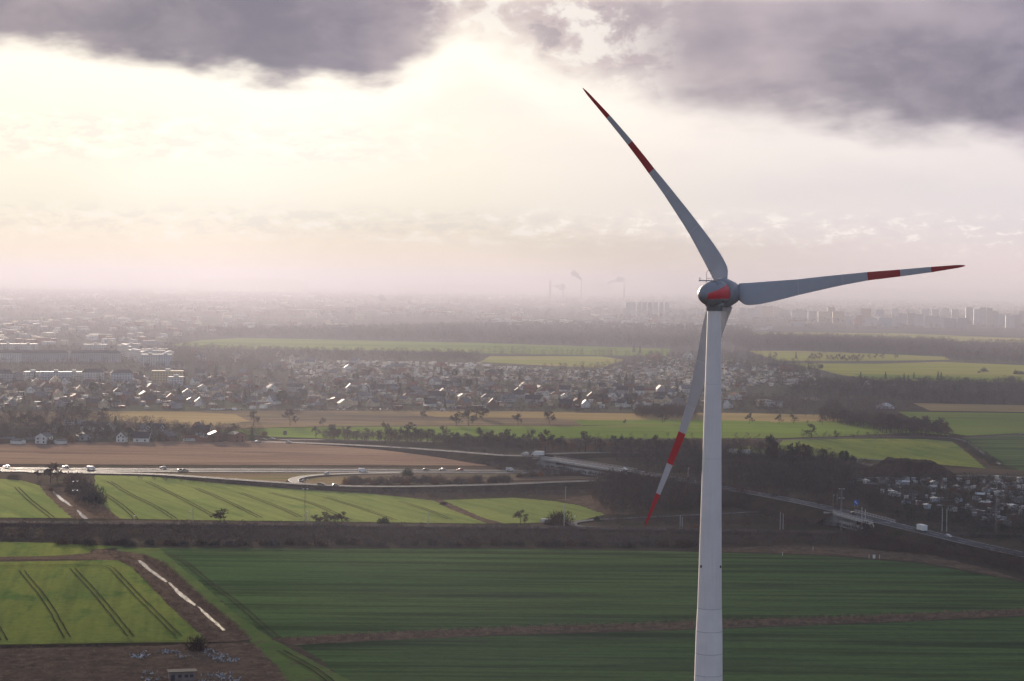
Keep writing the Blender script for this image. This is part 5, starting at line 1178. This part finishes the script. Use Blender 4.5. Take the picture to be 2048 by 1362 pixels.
# ------------------------------------------------------------------ bridges, masts, signs, vehicles, clutter
M_GALV = mat('galvanised_steel', (.42,.42,.44), .4, .4, metal=.3); M_TYRE = mat('tyre', (.02,.02,.02), .9); M_BLUE = mat('sign_blue', (.02,.13,.55), .4)
M_WHITE = mat('white_paint', (.75,.75,.76), .35, .5); M_GREENP = mat('green_paint', (.02,.22,.10), .35, .5); M_GLASS = mat('car_glass', (.02,.025,.03), .08, .9)
M_MOUND = field_mat('mound_soil', (.075,.05,.04), (.11,.075,.055), (.06,.045,.035), patch=.08, fine=.6)
def bridge(p, q, w, deck_t, label, graffiti, posts=14):
    """road bridge whose deck joins the 3-D points p and q"""
    mid = (p + q) / 2; d = q - p; L = d.length; rz = math.atan2(d.y, d.x); o = empty('road_bridge', (mid.x, mid.y, 0), rz); tag(o, label, 'bridge')
    z0, z1 = p.z, q.z; b = MB()
    X = L / 2 + .4; Y = w / 2 + 1.0
    V = []
    for x, z in ((-X, z0), (X, z1)):
        for y in (-Y, Y): V += [(x, y, z - .03), (x, y, z - deck_t)]
    b.add(V, [(0, 2, 6, 4), (1, 5, 7, 3), (0, 4, 5, 1), (2, 3, 7, 6), (0, 1, 3, 2), (4, 6, 7, 5)]); b.build('deck', M_CONC, o)
    b = MB(); ribbon_mesh(b, [Vector((-X, 0, z0)), Vector((0, 0, (z0 + z1) / 2)), Vector((X, 0, z1))], w - .4, 0, .01); b.build('roadway', M_ASPH, o)
    for s in (-1, 1):
        b = MB()
        for i in range(posts):
            t = (i + .5) / posts; x = -X + 2 * X * t; z = z0 + (z1 - z0) * t; b.box(x, s * (Y - .2), z + .5, .12, .12, 1.1)
        b.tube((-X, s * (Y - .2), z0 + 1.05), (X, s * (Y - .2), z1 + 1.05), .07, .07, 5); b.tube((-X, s * (Y - .2), z0 + .6), (X, s * (Y - .2), z1 + .6), .05, .05, 5); b.build('railing', M_GALV, o)
    for s, z in ((-1, z0), (1, z1)):
        b = MB(); b.box(s * (X - 2.2), 0, (z - deck_t) / 2, 1.6, w + 1.2, z - deck_t - .01)
        ab = b.build('abutment', M_CONC, o)
        for sy in (-1, 1):
            b = MB(); y = sy * (w / 2 + .6); b.add([(s * (X - 1.4), y, 0), (s * (X - 1.4), y, z - .4), (s * (X + 6), y + sy * 2.5, z - .4), (s * (X + 6), y + sy * 2.5, 0)], [(0, 1, 2, 3), (3, 2, 1, 0)] if 0 else [(0, 1, 2, 3)])
            b.build('wing_wall', M_CONC, o)
    if graffiti:
        # pale retaining wall along the side that faces the viewer, sprayed with dark shapes
        rs = random.Random(graffiti); b = MB(); yw = graffiti_side(o, rz) * (w / 2 - 1.5); b.box(0, yw, 1.7, L - 6.5, .4, 3.4); wl = b.build('graffiti_wall', M_CONC, o)
        b = MB(); xx = -L / 2 + 4
        while xx < L / 2 - 5:
            n = rs.randint(5, 8); c = (xx + 1, 1.5 + rs.uniform(-.3, .3)); y = yw + graffiti_side(o, rz) * .22
            pts = [(c[0] + rs.uniform(.5, 1.1) * math.cos(6.28 * k / n), y, c[1] + rs.uniform(.5, 1.2) * math.sin(6.28 * k / n)) for k in range(n)]
            b.add(pts, [tuple(range(n))]); b.build('spray_paint', M_DARK, wl); b = MB(); xx += rs.uniform(1.8, 3.0)
    return o
def graffiti_side(o, rz):
    n = Vector((-math.sin(rz), math.cos(rz))); return 1 if n.dot(Vector((-o.location.x, -o.location.y))) > 0 else -1
bridge(G(1095,915,6.8), G(1262,941.4,6.5), 9, 1.3, 'concrete bridge carrying the road over the motorway, with railings', 3, 22)
bridge(G(1688,1023.6,7.2), G(1768,1044.6,7.2), 11, 1.3, 'concrete road bridge over the railway, right of the turbine tower', 5, 14)

def pole(nm, cat, x, y, hp, label, kind='lamp', r=.16, m=None, group=None):
    g = G(x, y); H = hp / ppm(x, y); o = empty(nm, (g.x, g.y, 0), aim(x, y)); tag(o, label, cat, group); m = m or M_GALV
    b = MB()
    if kind == 'lattice':
        for sx, sy in ((-1, -1), (1, -1), (1, 1), (-1, 1)): b.tube((sx * .45, sy * .45, 0), (sx * .22, sy * .22, H), .07, .05, 4)
        n = int(H / 1.4)
        for i in range(n):
            z0, z1 = H * i / n, H * (i + 1) / n; a0 = .45 - .23 * i / n; a1 = .45 - .23 * (i + 1) / n; s = 1 if i % 2 else -1
            b.tube((-a0 * s, -a0, z0), (a1 * s, -a1, z1), .04, .04, 3); b.tube((-a0 * s, a0, z0), (a1 * s, a1, z1), .04, .04, 3)
        b.build('mast', m, o)
        for z in (H, H - 2.6 - H * .1):
            for s in (-1, 1):
                c = MB(); c.box(s * .75, 0, z, 1.1, .12, .12); c.revolve([(-.25, .32), (.1, .2)], 8, org=(s * 1.2, -.1, z)); c.build('floodlight', M_WHITE, o)
    elif kind == 'catenary':
        b.tube((0, 0, 0), (0, 0, H), r * 1.3, r, 6); b.build('mast', m, o)
        c = MB(); c.tube((0, 0, H * .75), (0, -2.6, H * .82), .06, .06, 4); c.tube((0, 0, H * .62), (0, -2.6, H * .66), .05, .05, 4); c.tube((0, -2.6, H * .82), (0, -2.6, H * .66), .04, .04, 4); c.build('bracket', m, o)
    else:
        b.tube((0, 0, 0), (0, 0, H), r, r * .7, 6); b.build('post', m, o); c = MB(); c.box(.3, 0, H, .9, .3, .2); c.build('lamp', M_WHITE, o)
    return o
for x, y, h, lab in [(150,1042,80,'tall dark floodlight mast beside the railway at the left, in front of the ditch'),(610,1048,90,'tallest floodlight mast beside the railway, in front of the striped field'),(1682,1061,84,'floodlight mast in front of the left end of the railway bridge'),(1992,1066,104,'floodlight mast among the huts near the right edge')]:
    pole('floodlight_mast', 'mast', x, y, h, lab, 'lattice', m=M_DARK if x < 1000 else M_GALV, group='floodlight masts along the railway')
for x, y, h, lab in [(1723,1066,52,'left one of the two pale catenary masts in front of the railway bridge'),(1730,1068,50,'right one of the two pale catenary masts in front of the railway bridge'),(1884,1064,48,'left one of the two pale catenary masts by the trunk road at the right'),(1893,1067,50,'right one of the two pale catenary masts by the trunk road at the right'),
                     (1560,1062,38,'left one of the two catenary masts right of the turbine tower'),(1566,1063,36,'right one of the two catenary masts right of the turbine tower'),(1360,1062,32,'left mast of the pair between the red blade tip and the tower'),(1364,1064,30,'right mast of the pair between the red blade tip and the tower'),
                     (378,1044,22,'short railway mast left of the single tree by the railway'),(386,1045,32,'taller thin mast left of the single tree by the railway'),(613,1047,24,'short mast right beside the tallest floodlight mast'),(618,1047,28,'thin pale mast a step right of the tallest floodlight mast'),(856,1049,28,'thin mast by the railway below the striped field, right of the round leafy bush'),
                     (1128,1056,48,'pale mast by the railway at the rounded bush near the hairpin bend'),(1131,1001,28,'thin mast in the dark scrub above the small green field'),(268,1043,12,'short railway signal post near the bend of the wheel tracks'),(1666,1016,26,'thin mast behind the trunk road left of the railway bridge'),(1674,1017,30,'thin mast behind the trunk road beside the floodlight mast'),
                     (1376,956,20,'mast among the dark trees left of the turbine tower'),(1195,958,12,'white marker mast at the end of the slip road')]:
    pole('railway_mast', 'mast', x, y, h, lab, 'catenary' if h > 26 else 'lamp', r=.2 if h > 40 else .14, m=M_CONC if h > 40 else M_GALV, group='railway masts')
def sign(nm, x, y, wpx, hpx, bottom, m, label, z=0, marks=0):
    g = G(x, y); pp = ppm(x, y); w, h, zb = wpx / pp, hpx / pp, bottom / pp; o = empty(nm, (g.x, g.y, z), aim(x, y)); tag(o, label, 'sign')
    for s in (-1, 1): b = MB(); b.tube((s * w * .3, 0, 0), (s * w * .3, 0, zb + h * .9), .09, .09, 6); b.build('post', M_GALV, o)
    b = MB(); b.box(0, -.16, zb + h / 2, w, .12, h); pn = b.build('panel', m, o)
    if marks:
        for cx_, cz, sx, sz in ((-.18, .24, .36, .10), (-.1, .02, .5, .09), (.1, -.2, .3, .1)):
            b = MB(); b.box(cx_ * w, -.24, zb + h / 2 + cz * h, sx * w, .03, sz * h); b.build('lettering', M_WHITE, pn)
sign('road_sign', 1712, 1022, 9, 10, 5, M_BLUE, 'bright blue road sign behind the railway bridge', z=2.0, marks=1)
sign('billboard', 570, 874, 7, 8.5, 4, mat('billboard_grey', (.07,.075,.09), .6), 'dark grey billboard on a post beside the field road')
sign('cabinet', 1150, 1035, 3, 4, .2, M_WHITE, 'small white cabinet in the green field by the hairpin bend')

# vehicles
VC = {}
def vehicle_meshes(kind, colour):
    k = (kind, colour.name)
    if k in VC: return VC[k]
    def sect(pts, y0, y1, m, name, inset=0.0):
        b = MB(); n = len(pts); V = [(x, y0 + (inset if z > 1.0 else 0), z) for x, z in pts] + [(x, y1 - (inset if z > 1.0 else 0), z) for x, z in pts]
        F = [(i, (i + 1) % n, n + (i + 1) % n, n + i) for i in range(n)] + [tuple(range(n))[::-1], tuple(range(n, 2 * n))]
        b.add(V, [f[::-1] for f in F]); me = bpy.data.meshes.new(name); me.from_pydata(b.v, [], b.f); me.materials.append(m); me.update(); return me
    P = []
    if kind == 'car':
        P.append(('body', sect([(-2.15, .3), (2.15, .3), (2.2, .65), (2.05, .85), (.95, .95), (.25, 1.42), (-1.2, 1.45), (-1.9, 1.0), (-2.2, .9), (-2.25, .5)], -.87, .87, colour, 'body', .12), (0, 0, 0)))
        P.append(('windows', sect([(-1.75, .98), (.85, .98), (.22, 1.36), (-1.15, 1.39)], -.885, .885, M_GLASS, 'windows', .1), (0, 0, 0))); wh = (-1.35, 1.35); wr, wy = .32, .8
    elif kind == 'van':
        P.append(('body', sect([(-2.7, .35), (2.6, .35), (2.65, .9), (2.3, 1.2), (1.55, 2.05), (1.2, 2.2), (-2.7, 2.25)], -.98, .98, colour, 'body', .08), (0, 0, 0)))
        P.append(('windows', sect([(.9, 1.25), (2.25, 1.25), (1.5, 2.0), (.9, 2.0)], -.995, .995, M_GLASS, 'windows', .08), (0, 0, 0))); wh = (-1.7, 1.7); wr, wy = .36, .9
    else:
        P.append(('cab', sect([(2.4, .5), (4.2, .5), (4.3, 1.6), (4.0, 2.7), (2.4, 2.8)], -1.15, 1.15, colour, 'cab', .05), (0, 0, 0)))
        P.append(('windows', sect([(3.1, 1.7), (4.32, 1.7), (4.1, 2.5), (3.1, 2.5)], -1.17, 1.17, M_GLASS, 'windows', .05), (0, 0, 0)))
        P.append(('cargo_box', sect([(-4.2, .9), (2.25, .9), (2.25, 3.5), (-4.2, 3.5)], -1.25, 1.25, M_WHITE, 'cargo_box'), (0, 0, 0))); wh = (-3.0, -1.9, 3.4); wr, wy = .5, 1.1
    b = MB(); b.revolve([(-.11, wr), (.11, wr)], 12, 'Y'); me = bpy.data.meshes.new('wheel'); me.from_pydata(b.v, [], b.f); me.materials.append(M_TYRE); me.update()
    for wx in wh:
        for s in (-1, 1): P.append(('wheel', me, (wx, s * wy, wr)))
    VC[k] = P; return P
CM = {'white': M_WHITE, 'silver': mat('silver_paint', (.5,.5,.52), .25, .6, metal=.4), 'dark': mat('dark_paint', (.025,.025,.03), .2, .7), 'red': mat('red_paint', (.25,.02,.02), .25, .6), 'blue': mat('blue_paint', (.03,.06,.2), .25, .6), 'green': M_GREENP}
VEH = []
def vehicle(kind, col, x, y, x2, y2, label, z=.6, rev=False, group=None):
    """stands at photograph point (x, y), heading towards (x2, y2)"""
    p, q = G(x, y, z), G(x2, y2, z); d = q - p; o = empty({'car': 'car', 'van': 'van', 'truck': 'truck'}[kind], (p.x, p.y, z + .01), math.atan2(d.y, d.x))
    tag(o, label, kind, group)
    for nm, me, loc in vehicle_meshes(kind, CM[col]): c = link_mesh(nm, me, o); c.location = loc
    return o
for k, c, x, y, dx, dy, lab, z in [
    ('car','silver',13,935,-60,-.3,'silver car on the far lane of the motorway, nearest the left edge',.6),('car','silver',131,935.5,-60,-.2,'pale car on the motorway behind the bare trees by the ditch',.6),('van','white',182,939,60,.2,'white van on the motorway, right of the shrub clump by the ditch',.6),
    ('car','silver',326,936.8,-60,-.1,'silver car on the far lane of the motorway, left of the dark one',.6),('car','dark',362,941.6,60,.1,'dark car on the near lane of the motorway behind the striped field',.6),('car','dark',370,941.9,60,.1,'second dark car, close ahead of the other dark one on the motorway',.6),
    ('van','white',725,943.3,60,.2,'white van on the motorway at the neck of the slip road loop',.6),('car','silver',653,948.2,-40,5,'silver car driving into the slip road loop',1),('car','dark',605,965.5,30,4,'dark car in the tight bend of the slip road loop',2),('car','dark',642,970,30,1,'left one of two dark cars on the lower slip road',2.6),
    ('car','dark',671,972,40,.3,'right one of two dark cars on the lower slip road',2.6),('car','dark',852,940.8,60,.2,'dark car with gleaming roof on the motorway behind the evergreen bush',.6),('car','red',920,941,-60,-.2,'red car on the motorway behind the slip road shrubs',.6),('car','silver',885,940.6,-60,-.2,'silver car on the motorway half hidden by shrubs',.6),
    ('van','white',1020,942,60,.2,'white van on the motorway just before it passes under the bridge',.6),('truck','white',1076,912.5,-40,-2,'white truck on the road at the left end of the motorway bridge',6.7),('van','silver',1050,910.5,-40,-2,'silver van behind the bare trees left of the motorway bridge',6.5),
    ('car','white',1249,939.6,40,6,'white car at the right end of the motorway bridge',6.55),('truck','white',1466,907.4,40,1,'white truck on the side road just right of the turbine tower',1.6),('truck','silver',1494,909,40,1.5,'grey truck on the side road right of the white one',1.5),
    ('truck','green',1842,1063,-30,-8,'white box truck with green cab on the trunk road at the right',6.1),('car','silver',1897,1074.6,30,7.5,'silver car on the trunk road beside the pale catenary masts',5),('car','dark',1706,1029,30,8,'dark car on the railway bridge',7.25),
    ('car','dark',2044,869.5,-30,1,'dark car on the lane at the right edge',.45),('car','silver',577,884.8,40,2,'silver car on the field road below the dark billboard',.6),('car','white',514,884.3,-20,.5,'white car parked at the end of the hamlet',.1),('car','dark',529,881,20,1,'dark car parked behind the white one at the end of the hamlet',.1),('car','silver',545,879,20,1,'grey car parked at the road junction right of the hamlet',.1)]:
    vehicle(k, c, x, y, x + dx, y + dy, lab, z)
PK = []
for i, (x, y) in enumerate([(425,819.5),(433,820),(444,819.5),(452,820.4),(460,820),(482,820.5),(576,819.8),(584,820.4),(592,820),(601,820.6),(640,820),(652,820.6),(664,820),(676,820.8),(690,820.4),(712,820.6),(724,820.2),(745,820.8),(762,820.4),(775,820.8),(790,820.4),(1022,820.5),(870,821),(1440,826)]):
    c = rb.choice(['white', 'silver', 'dark', 'silver', 'dark', 'red', 'blue']); a = rb.choice([(20, .2), (4, 3), (-20, -.2)])
    v = vehicle('car', c, x, y, x + a[0], y + a[1], None, .05, group='cars parked along the edge of the village'); PK.append((v, c, x))
vehicle('van', 'white', 886, 821.6, 910, 821.8, 'white van parked at the village edge, right of the bare tree clump', .05); vehicle('van', 'white', 470, 820.6, 500, 820.8, 'white van parked between the cars at the village edge, left of the forked tree', .05)
# trailer near the hairpin bend
g = G(1093, 1047); tr = empty('trailer', (g.x, g.y, 0), aim(1093, 1047)); tag(tr, 'white box trailer standing left of the rounded bush near the hairpin bend', 'trailer')
b = MB(); b.box(0, 0, 1.5, 5.6, 2.1, 1.9); b.build('box', M_WHITE, tr); b = MB(); b.box(-3.4, 0, .6, 1.4, .12, .12); b.build('drawbar', M_GALV, tr)
for s in (-1, 1): b = MB(); b.revolve([(-.12, .38), (.12, .38)], 12, 'Y', org=(0, s * 1.05, .4)); b.build('wheel', M_TYRE, tr)
# white tent
g = G(1771, 817); tn = empty('marquee', (g.x, g.y, 0), aim(1771, 817)); tag(tn, 'big white marquee with pointed roof among the trees', 'marquee')
b = MB(); b.add([(-9, -5, 2.2), (9, -5, 2.2), (9, 5, 2.2), (-9, 5, 2.2), (-2, 0, 6), (2, 0, 6)], [(0, 1, 5, 4), (1, 2, 5), (2, 3, 4, 5), (3, 0, 4)]); b.build('tent_roof', M_WHITE, tn)
b = MB(); b.box(0, 0, 1.09, 17.8, 9.8, 2.18); b.build('tent_walls', M_WHITE, tn)
for x in (1758, 1766, 1775, 1783): plant('conifer', x, 821, 8, zone='in front of the white marquee')
# dug earth mound
def mound():
    base = [(1735,956),(1760,957),(1800,959),(1850,960),(1890,958),(1915,952)]; c = G(1822, 952); NX, NY = 60, 26; V = []; rs = np.random.RandomState(4)
    L, W, H = 62, 34, 10.5; hd = aim(1822, 952)
    for j in range(NY + 1):
        for i in range(NX + 1):
            u, v = i / NX * 2 - 1, j / NY * 2 - 1
            prof = min(1, max(0, (1 - abs(u + .03)) * 1.9)) ** .9 * (1 - .12 * u); pv = min(1, max(0, (1 - abs(v)) * 2.2)) ** .8
            z = H * prof * pv + (rs.uniform(-.35, .35) + .5 * math.sin(u * 17) * math.cos(v * 9)) * (prof * pv > .05)
            X, Y = u * L / 2 * 1.0, v * W / 2; V.append((c.x + X * math.cos(hd) - Y * math.sin(hd), c.y + X * math.sin(hd) + Y * math.cos(hd), max(z, 0) - .05))
    F = [(j * (NX + 1) + i, j * (NX + 1) + i + 1, (j + 1) * (NX + 1) + i + 1, (j + 1) * (NX + 1) + i) for j in range(NY) for i in range(NX)]
    b = MB(); b.add(V, F); tag(b.build('earth_mound', M_MOUND), kind='structure')
mound()
# shed ruin and rubble bottom left
g = G(364, 1360); sh = empty('shed', (g.x, g.y, 0), aim(364, 1360, 4)); tag(sh, 'derelict flat roofed brick shed in the rough grass at the bottom left', 'shed')
b = MB(); b.box(0, 0, 1.4, 8.2, 4, 2.8); b.build('walls', wallmat('old_brick', (.24,.19,.18)), sh); b = MB(); b.box(0, 0, 2.93, 9, 4.8, .2); b.build('roof', wallmat('mossy_roof', (.07,.065,.055)), sh)
b = MB(); b.box(-2.9, -2.02, 1.1, 1.2, .1, 2.1); b.build('door', M_DARK, sh)
for k in (-.8, 1.2, 2.8): b = MB(); b.box(k, -2.02, 1.6, 1.1, .1, .9); b.build('window', M_DARK, sh)
def rubble(poly, n, seed, label):
    rs = random.Random(seed); b = MB(); cols = [mat('debris_white', (.5,.5,.52), .7), mat('debris_blue', (.24,.27,.32), .6), mat('debris_grey', (.25,.25,.27), .8), mat('debris_brown', (.14,.09,.06), .9)]
    cl = [rs.choice(pix_area(poly, 12, rs)) for _ in range(7)]
    for i in range(n):
        c = rs.choice(cl); x, y = c[0] + rs.gauss(0, 9), c[1] + rs.gauss(0, 3)
        if not point_in(poly, x, y): continue
        p = G(x, y); s = rs.uniform(.2, .7)
        b.tube((p.x, p.y, rs.uniform(0, .3)), (p.x + rs.uniform(-1, 1) * s * 1.6, p.y + rs.uniform(-1, 1) * s, rs.uniform(.2, .9)), s * .5, s * .25, rs.randint(3, 5), rs.choice([0, 0, 1, 2, 3]))
    tag(b.build('rubble', cols), label, None, None, 'stuff')
rubble([(255,1305),(385,1300),(388,1318),(300,1322),(258,1316)], 150, 1, 'dumped white rubble and sheets left of the dark bush')
rubble([(398,1298),(480,1306),(478,1326),(410,1326)], 170, 2, 'dumped white rubble right of the dark bush')
rubble([(285,1344),(335,1346),(335,1366),(285,1366)], 70, 3, 'rubble left of the derelict shed'); rubble([(395,1348),(492,1344),(492,1366),(395,1366)], 110, 4, 'rubble right of the derelict shed')
for x, y, lab in [(1738,1117,'left marker post at the edge of the dark field below the railway bridge'),(1759,1118,'right marker post at the edge of the dark field below the railway bridge'),(1565,1112,'white marker post at the field edge left of the shrubs'),(1626,1101,'leaning white post by the embankment shrubs')]:
    g = G(x, y); p = empty('marker_post', (g.x, g.y, 0)); tag(p, lab, 'post'); b = MB(); b.tube((0, 0, 0), (0, 0, 1.9), .1, .08, 6); b.build('post', M_WHITE, p); b = MB(); b.box(0, 0, 1.75, .35, .1, .3); b.build('plate', M_GALV, p)
g = G(1748, 1117); p = empty('cabinet', (g.x, g.y, 0), aim(1748, 1117)); tag(p, 'white service cabinet between the two marker posts at the dark field edge', 'cabinet'); b = MB(); b.box(0, 0, .8, 1.2, .7, 1.6); b.build('housing', M_WHITE, p); b = MB(); b.box(0, 0, 1.66, 1.4, .9, .1); b.build('lid', M_GALV, p)

# ------------------------------------------------------------------ labels
ORD = 'first second third fourth fifth sixth seventh eighth ninth tenth eleventh twelfth thirteenth fourteenth fifteenth sixteenth seventeenth eighteenth nineteenth twentieth'.split()
TENS = {2: 'twenty', 3: 'thirty', 4: 'forty', 5: 'fifty', 6: 'sixty', 7: 'seventy', 8: 'eighty', 9: 'ninety'}
def ordw(n):
    if n <= 20: return ORD[n - 1]
    t, u = divmod(n, 10)
    return (TENS[t][:-1] + 'ieth') if u == 0 else f"{TENS[t]}-{ORD[u - 1]}"
def label_rows(rows, cat_of):
    """rows: (object, look, zone, x, y); same look in one zone are told apart by their order from the left"""
    by = {}
    for r in rows: by.setdefault((r[1], r[2]), []).append(r)
    for (look, zone), rs in by.items():
        rs.sort(key=lambda r: r[3])
        for i, r in enumerate(rs):
            n = len(rs)
            if n == 1: lab = f"{look}, the only one {zone}"
            elif i == 0: lab = f"{look}, leftmost such one {zone}"
            elif i == n - 1: lab = f"{look}, rightmost such one {zone}"
            else: lab = f"{look}, {ordw(i + 1)} such from left {zone}"
            w = lab.split(); tag(r[0], ' '.join(w[:16]), cat_of(r), f"{look} {zone}"[:110] if n > 1 else None)
rows = []
for o, kind, zone, x, y, single in PLANTS:
    if single: tag(o, single, CATN[kind]); continue
    rows.append((o, NM[kind][1], zone, x, y, CATN[kind]))
label_rows(rows, lambda r: r[5])
rows = []
for o, look, nm, cat, zone, x, y, single in BUILT:
    if single: tag(o, single, cat); continue
    rows.append((o, look, zone, x, y, cat))
label_rows(rows, lambda r: r[5])
label_rows([(v, f"{c} parked car", "along the edge of the village", x, 0) for v, c, x in PK], lambda r: 'car')
